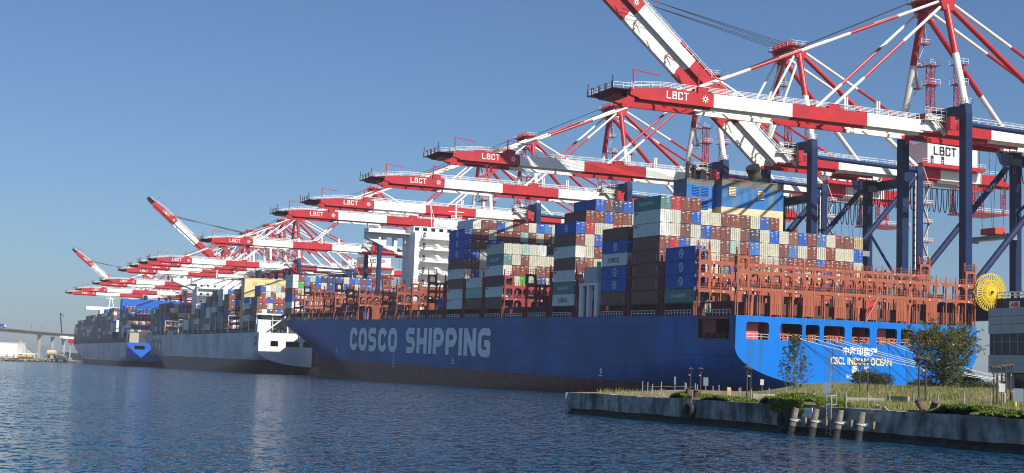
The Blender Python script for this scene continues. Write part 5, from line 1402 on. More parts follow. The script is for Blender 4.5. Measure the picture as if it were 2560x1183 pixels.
# lamps
BRZ = mat('lamp_bronze', (0.085,0.060,0.050), 0.55, var=0.2)
def lamp_proto():
    r_ = empty('park_lamp')
    b_ = MB(); b_.tube((0,0,0),(0,0,3.0),0.085,10); b_.tube((0,0,0),(0,0,0.3),0.14,10); b_.build('post', [BRZ], r_)
    b_ = MB()
    for k in range(3):
        a = 2*math.pi*k/3; c_, s_ = math.cos(a), math.sin(a)
        b_.path([Vector((0.05*c_,0.05*s_,2.6)), Vector((0.07*c_,0.07*s_,3.1)), Vector((0.30*c_,0.30*s_,3.72))], 0.028, 6)
    b_.build('bracket', [BRZ], r_)
    b_ = MB(); b_.tube((0,0,3.70),(0,0,3.76),0.44,18); b_.tube((0,0,3.76),(0,0,3.92),0.44,18,r2=0.12); b_.tube((0,0,3.92),(0,0,4.0),0.06,8); b_.build('shade', [BRZ], r_)
    b_ = MB(); b_.tube((0.10,0,2.75),(0.30,0,2.80),0.06,8); b_.build('spotlight', [C_RAIL], r_)
    return r_
LP = lamp_proto(); firstlamp = [LP]
lamps = [(1726,983,918,'slim bronze lamp behind the bollard at the jetty end, nearer the bare tip'),(1751,986,921,'slim bronze lamp behind the bollard at the jetty end, nearer the sign post'),(1867,1002,921,'bronze lamp of the close pair by the rounded stone marker, standing nearest the wall edge'),(1876,996,922,'bronze lamp of the close pair by the rounded stone marker, standing farther inland'),
 (2149,990,925,'bronze lamp at the small bush, on its bare side'),(2169,992,924,'bronze lamp in front of the small bush'),(2297,1002,0,'bronze lamp half hidden under the big pine'),(2314,1007,0,'bronze lamp beside the white marker under the big pine'),
 (2484,1020,928,'bronze lamp in the row by the grey building'),(2493,1019,930,'bronze lamp in the row by the grey building'),(2505,1016,930,'bronze lamp in the row by the grey building'),(2515,1014,930,'bronze lamp in the row by the grey building'),(2526,1012,930,'bronze lamp in the row by the grey building')]
for u, v, vt, lab in lamps:
    g = ground_at(u, v); sc = 1.0
    if vt:
        rng = (g-CAM).dot(FW); sc = min(1.25, max(0.85, (v-vt)/F_PX*rng/4.0))
    L_ = firstlamp.pop() if firstlamp else copy_tree(LP)
    L_.location = (g.x, g.y, gz(g.x, g.y)-0.02); L_.scale = (sc, sc, sc); L_.rotation_euler.z = random.random()*6
    tag(L_, lab, 'lamp', 'bronze park lamps on the jetty')
# chain fence posts along the edge
def post_proto():
    b_ = MB(); b_.tube((0,0,-0.1),(0,0,1.05),0.045,8); b_.tube((0,0,1.05),(0,0,1.09),0.06,8)
    return b_.mesh('fence_post', [GALV])
PP = post_proto(); posts = []
for (u, v) in ((1606,983),(1619,984),(1631,986),(1653,984),(1712,985),(1715,986),(1738,984),(1743,985),(1782,989),(1797,991),(1818,995),(1847,1002),(1851,1001),(1878,1005),(1922,1004),(1966,998),(2014,1004),(2090,1016),(2115,1019),(2170,1019),(2224,1018),(2284,1022),(2345,1027),(2410,1024),(2477,1028)):
    g = ground_at(u, v); o = link('fence_post', PP); o.location = (g.x, g.y, gz(g.x, g.y)); posts.append(g)
    o.scale = (1.25, 1.25, 1.05+0.25*random.random())
    tag(o, 'thin galvanised fence post carrying cables at the jetty end' if len(posts) <= 8 else 'thin galvanised post standing alone along the jetty wall edge', 'post', 'cabled fence posts at the jetty end' if len(posts) <= 8 else 'lone posts along the jetty wall')
cab = MB()
for a, c in zip(posts[0:7], posts[1:8]):
    for z in (0.45, 0.9): cab.path([Vector((a.x,a.y,gz(a.x,a.y)+z)), (Vector((a.x,a.y,gz(a.x,a.y)+z))+Vector((c.x,c.y,gz(c.x,c.y)+z)))/2-Vector((0,0,0.08)), Vector((c.x,c.y,gz(c.x,c.y)+z))], 0.018, 4)
tag(cab.build('fence_cable', [GALV]), 'sagging fence cables between the posts at the jetty end', 'cable')
# sign posts
def sign_post(u, v, vt, w_, h_, lab, Mx, face=0):
    g = ground_at(u, v); rng = (g-CAM).dot(FW); H_ = (v-vt)/F_PX*rng
    r_ = empty('sign_post', (g.x, g.y, gz(g.x, g.y))); tag(r_, lab, 'sign', None)
    b_ = MB(); b_.tube((0,0,0),(0,0,H_-0.1),0.04,8); b_.build('pole', [GALV], r_)
    b_ = MB(); b_.box(-w_/2, w_/2, -0.06, -0.045, H_-h_, H_); o = b_.build('sign_plate', [Mx], r_); r_.rotation_euler.z = R(-35+face)
GREYS = mat('sign_back', (0.20,0.24,0.29), 0.5); WHS = mat('sign_face', (0.66,0.64,0.62), 0.6, var=0.3, vscale=3)
sign_post(1687, 983, 942, 0.22, 1.0, 'narrow grey sign seen edge-on near the jetty end', GREYS)
sign_post(1764, 990, 944, 0.55, 0.95, 'grey backed sign on a pole right of the two end lamps', GREYS)
sign_post(1905, 978, 949, 0.62, 0.95, 'white faced sign beside the young pine', WHS)
sign_post(2505, 1024, 960, 0.48, 0.65, 'white sign in front of the bronze lamp row', WHS)
sign_post(2546, 1030, 972, 0.70, 1.0, 'large grey sign by the yellow bollard', GREYS)
sign_post(2066, 1003, 957, 0.75, 0.95, 'tall grey sign back above the ladder', GREYS)
# rounded stone marker
g = ground_at(1823, 996); b = MB(); pts = [(-0.38,0),(0.38,0)]+[(0.38*math.cos(R(a)), 0.75+0.38*math.sin(R(a))) for a in range(0, 181, 15)]
b.prism(pts, 'y', -0.14, 0.14); o = b.build('stone_marker', [mat('marker_tan', (0.55,0.42,0.22), 0.85, var=0.2)]); o.location = g; o.rotation_euler.z = R(50); tag(o, 'tan round topped stone marker by the lamp pair', 'marker')
# low planter walls
for (u0, v0, u1, v1, lab) in ((1880,1003,1935,1004,'low dark planter wall left of the overhanging shrubs'),(1995,1000,2036,1001,'low pale planter wall behind the overhanging shrubs'),(2112,1014,2210,1012,'low weathered planter wall beyond the ladder'),(2220,1010,2272,1012,'low pale planter wall towards the big pine')):
    p = ground_at(u0, v0); q = ground_at(u1, v1); b = MB(); z0 = min(gz(p.x,p.y), gz(q.x,q.y))-0.2
    b.beam((p.x,p.y,z0+0.45), (q.x,q.y,z0+0.45), 0.3, 0.9); tag(b.build('planter_wall', [mat('planter_concrete', (0.33,0.29,0.22), 0.9, var=0.3, bump=0.4)]), lab, 'wall')
# yellow and stone bollards by the building
for (u, v, c, lab) in ((2538,1024,(0.7,0.55,0.03),'yellow safety bollard near the grey building'),(2533,1012,(0.55,0.33,0.16),'orange topped post near the grey building'),(2511,1016,(0.40,0.33,0.24),'stubby stone bollard at the lamp row')):
    g = ground_at(u, v); b = MB(); b.tube((0,0,0),(0,0,1.0),0.13,12); b.tube((0,0,1.0),(0,0,1.1),0.13,12,r2=0.05); b.tube((0,0,0),(0,0,0.08),0.2,12)
    o = b.build('safety_bollard', [mat('bollard_'+str(int(c[0]*100)), c, 0.6)]); o.location = (g.x,g.y,gz(g.x,g.y)); tag(o, lab, 'bollard')

# ---- grass
def foliage(name, col, col2, var=0.5, rough=0.6, trans=0.25):
    M = bpy.data.materials.new(name); M.use_nodes = True; N = M.node_tree.nodes; L = M.node_tree.links; b_ = N['Principled BSDF']
    b_.inputs['Roughness'].default_value = rough; b_.inputs['Specular IOR Level'].default_value = 0.25
    gi = N.new('ShaderNodeNewGeometry'); mx = N.new('ShaderNodeMix'); mx.data_type = 'RGBA'; L.new(gi.outputs['Random Per Island'], mx.inputs[0])
    mx.inputs[6].default_value = (*col, 1); mx.inputs[7].default_value = (*col2, 1); L.new(mx.outputs[2], b_.inputs['Base Color'])
    tr = N.new('ShaderNodeBsdfTranslucent'); L.new(mx.outputs[2], tr.inputs['Color']); ms = N.new('ShaderNodeMixShader'); ms.inputs[0].default_value = trans
    L.new(b_.outputs[0], ms.inputs[1]); L.new(tr.outputs[0], ms.inputs[2]); L.new(ms.outputs[0], N['Material Output'].inputs['Surface'])
    return M
GRASS = foliage('grass', (0.15,0.19,0.045), (0.36,0.34,0.13))
rnd = random.Random(9); V = []; Fc = []; GI = []; DRY = foliage('dry_grass', (0.30,0.25,0.11), (0.46,0.40,0.20))
cnt = 0
for _ in range(520000):
    x = JX+3+((rnd.random())**1.5)*75; y = -172+rnd.random()*110
    s = (x+55)*0.84-(y+93)*0.54
    if y > land_end(x)-1: continue
    dens = sstep((s+1.5)/4)*sstep((x+76.5)/5)
    if noise.noise(Vector((x*0.35,y*0.35,7))) > 0.12: dens *= 0.25
    if s < -1: dens = 0.03 if noise.noise(Vector((x*0.2,y*0.2,1))) > 0.0 else 0.0
    if x > -40 and y < -100: dens = 0
    if rnd.random() > dens: continue
    z = gz(x, y); h = (0.22+0.36*rnd.random())*(0.75+0.7*(noise.noise(Vector((x*0.25,y*0.25,0)))+0.4))
    h = max(0.15, h); a = rnd.random()*6.28; w_ = 0.022+0.022*rnd.random(); dx, dy = math.cos(a)*w_, math.sin(a)*w_; lx, ly = (rnd.random()-.5)*0.8*h, (rnd.random()-.5)*0.8*h
    n_ = len(V); V += [(x-dx,y-dy,z-0.03),(x+dx,y+dy,z-0.03),(x+lx,y+ly,z+h)]; Fc.append((n_,n_+1,n_+2)); cnt += 1; GI.append(1 if noise.noise(Vector((x*0.16,y*0.16,21)))+0.5*noise.noise(Vector((x*0.7,y*0.7,5))) > 0.12+0.3*(rnd.random()-.5) else 0)
    if cnt > 200000: break
me = bpy.data.meshes.new('grass'); me.from_pydata(V, [], Fc); me.materials.append(GRASS); me.materials.append(DRY); me.polygons.foreach_set('material_index', GI)
tag(link('grass', me), 'tall pale green grass growing over the jetty mound', 'grass', kind='stuff')
# ---- leafy mats and bushes
def leaf_cloud(V, F, c, r_, n_, size, rnd, flat=1.0, up=0.3):
    for _ in range(n_):
        u_ = rnd.random()*2*math.pi; w_ = math.acos(2*rnd.random()-1); q = r_*(0.55+0.45*rnd.random()**0.4)
        p = Vector((c[0]+q*math.sin(w_)*math.cos(u_), c[1]+q*math.sin(w_)*math.sin(u_), c[2]+q*flat*math.cos(w_)))
        d = Vector((rnd.random()-.5, rnd.random()-.5, rnd.random()-.5+up)).normalized(); e = d.cross(Vector((rnd.random()-.5, rnd.random()-.5, rnd.random()-.5))).normalized()
        s = size*(0.6+0.8*rnd.random()); k = len(V)
        V += [tuple(p-e*s*0.35), tuple(p+e*s*0.35), tuple(p+d*s)]; F.append((k,k+1,k+2))
MATG = foliage('iceplant', (0.075,0.125,0.014), (0.20,0.255,0.035), trans=0.15)
MATD = foliage('iceplant_dry', (0.10,0.085,0.035), (0.07,0.10,0.02), trans=0.15)
STEM = mat('twig_brown', (0.10,0.07,0.045), 0.9)
def shrub_mat(u0, v0, u1, v1, hgt, over, lab, seed, n_=8000):
    """low spreading plant along the wall edge between two pixel columns"""
    a = onX(u0, v0, JX+0.6); c = onX(u1, v1, JX+0.6); rnd = random.Random(seed); V = []; F = []
    r_ = empty('edge_shrub', (JX+0.6, (a.y+c.y)/2, JZ)); tag(r_, lab, 'shrub', 'spreading shrubs along the jetty edge')
    L_ = abs(a.y-c.y); dep = 3.4
    def height(t, w_): return hgt*max(0, 1-(2*t-1)**2)**0.6*(1-0.25*w_)*(0.75+0.5*noise.noise(Vector((t*6,w_*3,seed))))
    for _ in range(n_):
        t = rnd.random(); w_ = rnd.random()
        x = JX+0.05+dep*w_; y = a.y+(c.y-a.y)*t; zt = height(t, w_)
        z = JZ+zt*(0.75+0.3*rnd.random())
        if rnd.random() < over*0.5 and 0.25 < t < 0.8:
            x = JX-0.1-0.35*rnd.random(); z = JZ+zt*0.7-rnd.random()**1.5*over*1.3*math.sin(math.pi*(t-0.1)/0.9)
        d = Vector((rnd.random()-.6, rnd.random()-.5, rnd.random()*0.9)).normalized(); e = d.cross(Vector((rnd.random()-.5, rnd.random()-.5, rnd.random()-.5))).normalized(); s = 0.13+0.10*rnd.random(); p = Vector((x,y,z)); k = len(V)
        V += [tuple(p-e*s*0.4), tuple(p+e*s*0.4), tuple(p+d*s)]; F.append((k,k+1,k+2))
    me_ = bpy.data.meshes.new('foliage'); me_.from_pydata([(x-r_.location.x, y-r_.location.y, z-r_.location.z) for x, y, z in V], [], F); me_.materials.append(MATG); link('foliage', me_, r_)
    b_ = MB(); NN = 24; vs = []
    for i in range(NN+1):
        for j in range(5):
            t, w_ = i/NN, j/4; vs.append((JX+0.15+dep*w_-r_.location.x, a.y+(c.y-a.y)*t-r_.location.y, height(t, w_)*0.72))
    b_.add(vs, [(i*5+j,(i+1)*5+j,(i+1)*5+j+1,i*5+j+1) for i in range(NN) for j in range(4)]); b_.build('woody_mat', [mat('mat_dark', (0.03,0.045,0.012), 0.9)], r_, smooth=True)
shrub_mat(1686, 996, 1722, 998, 0.7, 0.0, 'small green shrub beside the bollard at the jetty end', 1, 2500)
shrub_mat(1762, 1001, 1833, 1006, 0.45, 0.0, 'low green shrub mat in front of the stone marker', 2, 3500)
shrub_mat(1912, 1014, 2060, 1019, 1.05, 1.1, 'large green shrub spilling over the wall by the timber piles', 3, 16000)
shrub_mat(2340, 1036, 2480, 1044, 0.75, 0.0, 'long mossy green shrub mat right of the big bollard', 4, 12000)
shrub_mat(2465, 1043, 2600, 1056, 0.5, 0.05, 'browner shrub mat below the lamp row by the building', 5, 9000)
# ---- trees
BARK = mat('bark', (0.11,0.078,0.055), 0.95, var=0.4, vscale=4, bump=0.8, bscale=10)
BARKG = mat('bark_grey', (0.24,0.21,0.18), 0.95, var=0.3, vscale=4, bump=0.6, bscale=10)
PINE = foliage('pine_needles', (0.05,0.075,0.03), (0.13,0.15,0.06), trans=0.18)
PINE2 = foliage('pine_needles_light', (0.09,0.125,0.035), (0.25,0.26,0.08), trans=0.3)
LEAF = foliage('bush_leaves', (0.030,0.050,0.014), (0.085,0.095,0.03), trans=0.15)
def tuft(V, F, p, d, ln, n_, rnd, w_=0.034, spread=0.9):
    for _ in range(n_):
        e = (d+Vector((rnd.gauss(0,spread), rnd.gauss(0,spread), rnd.gauss(0,spread)))).normalized(); sd = e.cross(Vector((rnd.random()-.5, rnd.random()-.5, rnd.random()-.5))).normalized()*w_; k = len(V); q = p+e*ln*(0.7+0.5*rnd.random())
        V += [tuple(p-sd), tuple(p+sd), tuple(q)]; F.append((k,k+1,k+2))
def pine(root_loc, H, spread, lab, seed, nb, dense, lean=0.0, Mx=PINE, bark=BARK, bare=0.1, trunk_r=0.16, cone=True):
    rnd = random.Random(seed); r_ = empty('pine_tree', root_loc); tag(r_, lab, 'tree')
    tb = MB(); V = []; F = []
    tp = [Vector((0.12*math.sin(i*0.9+seed)*H/8, 0.12*math.cos(i*1.1)*H/8, H*i/10)) for i in range(11)]
    for p in tp: p.x += lean*p.z
    for i in range(10): tb.tube(tp[i], tp[i+1], trunk_r*(1-i/10.5), 8, r2=trunk_r*(1-(i+1)/10.5), caps=False)
    for k in range(nb):
        t = bare+(1-bare)*((k+0.5)/nb)**0.9; z = t*10; i = min(9, int(z)); p = tp[i]+(tp[i+1]-tp[i])*(z-i)
        a = k*2.4+rnd.random(); prof = (1-t)**0.75+0.10 if cone else (0.35+0.65*math.sin(math.pi*min(1, (1-t)*0.95+0.08)))
        ln = spread*prof*(0.75+0.5*rnd.random()); rise = 0.25+0.55*t if cone else rnd.uniform(0.0, 0.6)
        q = p; d = Vector((math.cos(a), math.sin(a), rise*0.5)).normalized(); pts = [p]; ns = 5
        for s in range(ns):
            q = q+d*ln/ns; d = (d+Vector((rnd.gauss(0,.12), rnd.gauss(0,.12), 0.22+rnd.gauss(0,.1)))).normalized(); pts.append(q)
        for s in range(ns): tb.tube(pts[s], pts[s+1], max(0.012, trunk_r*0.32*(1-s/ns)*(1-0.6*t)), 5, r2=max(0.01, trunk_r*0.32*(1-(s+1)/ns)*(1-0.6*t)), caps=False)
        for s in range(1, ns+1):
            m_ = dense if s > 1 else dense//2
            for _ in range(m_):
                dd = Vector((rnd.gauss(0,1), rnd.gauss(0,1), rnd.gauss(0.5,0.8))).normalized(); L2_ = ln*0.22*rnd.random()+0.12; e = pts[s]+dd*L2_
                tb.tube(pts[s], e, 0.012, 3, caps=False); tuft(V, F, e, dd, 0.26, 11, rnd); tuft(V, F, pts[s]+dd*L2_*0.6, dd, 0.22, 6, rnd)
    tuft(V, F, tp[-1], Vector((0,0,1)), 0.3, 24, rnd)
    tb.build('trunk', [bark], r_, fix=False)
    me_ = bpy.data.meshes.new('crown'); me_.from_pydata(V, [], F); me_.materials.append(Mx); link('crown', me_, r_)
    return r_
def place_depth(u, rng): 
    p = atR(u, rng); return Vector((p.x, p.y, gz(p.x, p.y)-0.1))
pp = place_depth(1986, 172); pine(pp, 6.7, 2.9, 'slender young pine with sparse upswept branches before the blue stern', 3, 38, 2, bark=BARKG, bare=0.05, trunk_r=0.12)
pp = place_depth(2360, 150); pine(pp, 5.6, 4.3, 'big spreading pine with a thick leaning trunk beside the blue stern', 8, 60, 6, lean=-0.01, Mx=PINE2, bare=0.12, trunk_r=0.30, cone=False)
pp = place_depth(2475, 178); 
def bush(loc, rx, h, lab, seed, n_, Mx, name='bush'):
    rnd = random.Random(seed); r_ = empty(name, loc); tag(r_, lab, 'bush'); tb = MB(); V = []; F = []
    for k in range(9):
        a = k*0.7; q = Vector((0,0,0.1)); d = Vector((math.cos(a)*0.6, math.sin(a)*0.6, 0.9)).normalized()
        for s in range(4):
            q2 = q+d*h*0.22; tb.tube(q, q2, 0.07*(1-s/5), 5, r2=0.07*(1-(s+1)/5), caps=False); q = q2; d = (d+Vector((rnd.gauss(0,.25), rnd.gauss(0,.25), rnd.gauss(0,.1)))).normalized()
    for _ in range(26):
        a = rnd.random()*6.28; q = rnd.random()**0.5*rx*0.8; c = (q*math.cos(a), q*math.sin(a), h*(0.32+0.5*rnd.random()*(1-(q/rx)**2)))
        leaf_cloud(V, F, c, rx*(0.22+0.15*rnd.random()), n_//26, 0.13, rnd, 0.75)
    tb.build('stem', [BARK], r_, fix=False); me_ = bpy.data.meshes.new('foliage'); me_.from_pydata(V, [], F); me_.materials.append(Mx); link('foliage', me_, r_)
bush(place_depth(2178, 175), 2.6, 2.9, 'rounded dark bush behind two lamps before the stern', 5, 9000, LEAF)
bush(place_depth(2400, 175), 3.0, 2.2, 'dark undergrowth bush at the foot of the big pine', 6, 8000, LEAF)
bush(place_depth(2305, 178), 2.4, 1.6, 'dark low bush left of the big pine trunk', 16, 5000, LEAF)
bush(place_depth(2450, 160), 2.2, 1.5, 'low green bush between the big pine and the building', 17, 5000, LEAF)
# bare sapling above the ladder
rnd = random.Random(2); r_ = empty('bare_sapling', place_depth(2075, 148)); tag(r_, 'leafless young tree standing above the ladder', 'tree'); tb = MB()
tb.tube((0,0,0),(0.05,0,2.6),0.05,6,r2=0.03); tb.tube((0.05,0,2.6),(0,0.05,4.4),0.03,5,r2=0.012); tb.build('trunk', [BARKG], r_)
tb = MB()
for (z, dx, dy, dz) in ((1.7,0.9,0.3,0.9),(1.9,-0.8,0.2,1.1),(2.4,0.8,-0.4,1.0),(2.7,-0.5,-0.2,1.2),(3.0,0.5,0.3,0.9),(2.1,0.9,0.5,0.2)):
    tb.tube((0.03,0,z),(0.03+dx,dy,z+dz),0.02,4,r2=0.008)
tb.build('branch', [BARKG], r_)

# ------------------------------------------------------------------ grey panelled building
BX = -33.0; bl = empty('office_building', (BX, -106, JZ)); tag(bl, 'grey metal panelled building with a band of dark windows', 'building')
PANEL = mat('metal_panel', (0.40,0.42,0.44), 0.45, metal=0.2, var=0.05, vscale=0.4); CORE = mat('building_core', (0.10,0.10,0.11), 0.7); MUL = mat('mullion_grey', (0.30,0.31,0.33), 0.4)
YB = -106.3
b = MB(off=(-BX,106,-JZ)); b.box(BX+0.1, BX+28, -190, YB-0.1, 6.1, 13.2); b.box(BX+1.2, BX+28, -190, YB-1.6, 1.5, 6.1); b.build('building_core', [CORE], bl)
def prow(z0, z1, n_, w_, nm='panel', mm=PANEL):
    for k in range(n_):
        b_ = MB(off=(-BX,106,-JZ)); b_.box(BX, BX+0.14, YB-(k+1)*w_+0.02, YB-k*w_-0.02, z0+0.02, z1-0.02); b_.build(nm, [mm], bl)
    for k in range(4):
        b_ = MB(off=(-BX,106,-JZ)); b_.box(BX+0.02+k*3, BX+2.96+k*3, YB-0.12, YB+0.02, z0+0.02, z1-0.02); b_.build(nm, [mm], bl)
for z0, z1 in ((12.4,13.35),(11.5,12.4),(10.4,11.5),(7.1,8.0),(6.0,7.1)): prow(z0, z1, 14, 1.9)
for k in range(20):
    for z0, z1 in ((9.55,10.35),(8.1,9.5)):
        b = MB(off=(-BX,106,-JZ)); b.box(BX+0.16, BX+0.2, YB-0.9-(k+1)*1.25+0.05, YB-0.9-k*1.25-0.05, z0, z1); b.build('window_pane', [GLASS], bl)
    b = MB(off=(-BX,106,-JZ)); b.box(BX+0.02, BX+0.24, YB-0.95-k*1.25, YB-0.85-k*1.25, 8.03, 10.37); b.build('mullion', [MUL], bl)
b = MB(off=(-BX,106,-JZ)); b.box(BX+0.04, BX+0.24, -150, YB-0.2, 9.5, 9.56); b.build('transom_bar', [MUL], bl)
for k in range(12):
    b = MB(off=(-BX,106,-JZ)); b.box(BX+1.12, BX+1.18, YB-3-(k+1)*2.2+0.06, YB-3-k*2.2-0.06, 2.4, 5.9); b.build('ground_window', [GLASS], bl)
b = MB(off=(-BX,106,-JZ)); b.box(BX+1.05, BX+1.17, YB-2.95, YB-1.62, 1.5, 6.05); b.build('wall', [mat('plaster_grey', (0.45,0.46,0.47), 0.7)], bl)

# ------------------------------------------------------------------ quay side things behind the stern on the right
BE2 = mat('stucco_beige', (0.58,0.42,0.26), 0.8, var=0.06)
p = onX(2443, 918, 74)
qb = empty('quay_office', (74, -8, QZ)); tag(qb, 'small beige flat roofed building on the quay behind the big pine', 'building')
b = MB(); b.box(0, 14, -26, 2.5, 0, 4.4); b.box(-0.2, 14.2, -26.2, 2.7, 4.4, 4.7); b.build('wall', [BE2], qb)
for k in range(4):
    b = MB(); b.box(-0.06, 0.0, -1.0-k*3.2, 0.4-k*3.2, 1.2, 3.0); b.build('window', [GLASS], qb)
for k in range(3):
    Mw = Matrix.Translation((78+k*0.05, -9, QZ+4.8+k*0.0)) 
for r_ in range(3):
    for t in range(4):
        o = link('shipping_container', C_BODY); o.location = (92+r_*2.6, -2.0, QZ+t*TP); paint_slots(o, CM['mr' if (t+r_) % 2 else 'rb']); d_ = link('door_end', C_DOORS[r_], o); paint_slots(d_, CM['mr' if (t+r_) % 2 else 'rb'])
        tag(o, f"{'maroon' if (t+r_) % 2 else 'reddish brown'} container on the quay behind the big pine, {ORD[t+1]} tier, {ORD[r_+1]} from the ship", 'container', 'containers on the quay behind the big pine')
# ------------------------------------------------------------------ mooring ropes
ROPE = mat('rope_pale', (0.72,0.68,0.55), 0.9); ROPD = mat('rope_shaded', (0.02,0.03,0.05), 0.9)  # dark ropes: the shadow they hang in is put into their colour
def rope(a, c, sag, r_, M, lab, group):
    pts = [Vector(a).lerp(Vector(c), t/14)-Vector((0,0,sag*4*(t/14)*(1-t/14))) for t in range(15)]
    b_ = MB(); b_.path(pts, r_, 6); tag(b_.build('mooring_rope', [M]), lab, 'rope', group)
quayb = Vector((63.0, -13.0, QZ+0.6))
for x, sag, wo in ((13.9, 1.2, 'second stern opening'), (17.7, 1.0, 'third stern opening'), (22.0, 1.0, 'fourth stern opening, water side'), (24.0, 0.8, 'fourth stern opening, quay side'), (35.0, 0.9, 'sixth stern opening, water side'), (36.8, 0.8, 'sixth stern opening, quay side')):
    rope((x,-0.2,12.8), quayb+Vector((0,-0.6*(x % 3),0)), sag, 0.05, ROPE, f'pale mooring rope leading to the quay from the {wo}', 'pale stern mooring ropes')
for x, xe, wo in ((14.6, 20.5, 'second'), (22.3, 27.2, 'fourth'), (29.9, 34, 'fifth'), (36, 41.5, 'sixth'), (40.5, 45.0, 'seventh')):
    rope((x,-0.2,12.6), (xe,-13.0,2.9), 0.3, 0.055, ROPD, f'dark mooring rope slanting down to the bank from the {wo} stern opening', 'dark stern mooring ropes')
b = MB(); b.box(62.4,63.6,-13.6,-12.4,QZ,QZ+0.15); b.tube((63,-13,QZ+0.1),(63,-13,QZ+0.8),0.28,12); b.tube((63,-13,QZ+0.75),(63,-13,QZ+0.95),0.45,12); tag(b.build('quay_bollard', [BRZ]), 'mushroom bollard on the quay corner holding the stern ropes', 'bollard')

# ------------------------------------------------------------------ far shore, bridge and port beyond
SAND = mat('shore_sand', (0.50,0.42,0.30), 0.95, var=0.2, vscale=0.05); RIP = mat('riprap_stone', (0.30,0.25,0.19), 0.95, var=0.5, vscale=0.6, bump=1.0, bscale=0.8)
A = atR(-420, 1180); Bq = atR(0, 1300); Cq = atR(190, 1560); Dq = Vector((62, 1400, 0))
line = [A, Bq, Cq, Dq]; b = MB(); vs = []
for p in line: vs += [(p.x,p.y,-1), (p.x+4,p.y+6,1.9), (p.x+7,p.y+12,3.0), (p.x+500,p.y+2600,3.2)]
b.add(vs, [(i*4+j,(i+1)*4+j,(i+1)*4+j+1,i*4+j+1) for i in range(3) for j in range(3)]); b.mi = [0,1,1]*3
tag(b.build('shore', [RIP, SAND]), 'far rocky shore with pale sandy ground', kind='structure')
b = MB(); rnd = random.Random(3)
for _ in range(2600):
    i = rnd.choice((0,1,1)); t = rnd.random(); s = rnd.random(); p = line[i].lerp(line[i+1], t)+Vector((4.5*s,7*s,2.2*s-0.2)); r_ = 0.5+0.8*rnd.random(); h = [Vector((rnd.uniform(-1,1),rnd.uniform(-1,1),rnd.uniform(-.7,.7)))*r_ for _ in range(4)]
    b.add([p+h[0]+Vector((r_,0,0)), p+h[1]+Vector((-r_,r_,0)), p+h[2]+Vector((-r_,-r_,0)), p+h[3]+Vector((0,0,r_))], [(0,1,2),(0,1,3),(1,2,3),(0,2,3)])
tag(b.build('riprap', [RIP], fix=False), 'loose shore rocks along the far waterline', 'rocks', kind='stuff')
def far(u, rng, z=3.1): p = atR(u, rng); p.z = z; return p
def sz(px, rng): return px*rng/F_PX
CB = mat('bridge_concrete', (0.27,0.265,0.25), 0.85, var=0.15, vscale=0.05)
br = empty('viaduct_bridge', far(100, 1750, 3)); tag(br, 'concrete road viaduct on tall piers beyond the far shore', 'bridge')
def hp(u, v, rng):
    p = atR(u, rng); d = ray(u, v); t = math.hypot(p.x-CAM.x, p.y-CAM.y)/math.hypot(d.x, d.y); q = CAM+d*t; return q
O = br.location.copy()
P0, P1, P2 = hp(-60, 814, 1600), hp(100, 829, 1750), hp(260, 841, 1950)
for k, (a, c) in enumerate(((P0,P1),(P1,P2))):
    b = MB(off=-O); n = (c-a).normalized().cross(Vector((0,0,1))); 
    for s in (0,):
        b.beam(a-Vector((0,0,2.4)), c-Vector((0,0,2.4)), 9, 3.0); b.beam(a-Vector((0,0,0.5)), c-Vector((0,0,0.5)), 13.5, 0.7)
    b.build('deck_span', [CB], br)
    b = MB(off=-O); off_ = n*6.7; b.beam(a-off_+Vector((0,0,0.3)), c-off_+Vector((0,0,0.3)), 0.3, 1.0); b.build('parapet', [CB], br)
for u, vt, rng in ((99,836,1750),(132,840,1790),(160,843,1830),(30,828,1670)):
    if u == 30: continue
    t = hp(u, vt, rng); b = MB(off=-O); b.box(t.x-1.8, t.x+1.8, t.y-2.2, t.y+2.2, 2, t.z-1.0); b.box(t.x-2.4, t.x+2.4, t.y-2.0, t.y+2.0, t.z-2.4, t.z-1.0); b.build('pier', [CB], br)
for u, vt in ((78,812),(104,809)):
    t = hp(u, 826, 1740); b = MB(off=-O); b.tube((t.x,t.y,t.z), (t.x,t.y,t.z+7.5), 0.12, 5); b.build('light_mast', [C_DARK], br)
t = hp(4, 819, 1672); tk = empty('truck', (t.x, t.y, t.z)); tag(tk, 'truck with a blue container crossing the far viaduct', 'truck'); ang = math.atan2(P1.y-P0.y, P1.x-P0.x); tk.rotation_euler.z = ang
b = MB(); b.box(-8,4.2,-1.2,1.2,1.2,4.0); b.build('container', [CM['bl']], tk)
b = MB(); b.box(5,7.6,-1.2,1.2,0.6,3.8); b.prism([(7.6,0.6),(9.2,0.6),(9.2,1.9),(7.6,2.3)], 'y', -1.1, 1.1); b.build('cab', [C_WHITE], tk)
for x in (-6.5,-5.2,5.5,8.2):
    b = MB(); b.tube((x,-1.25,0.5),(x,1.25,0.5),0.5,10); b.build('wheel', [BLACK], tk)
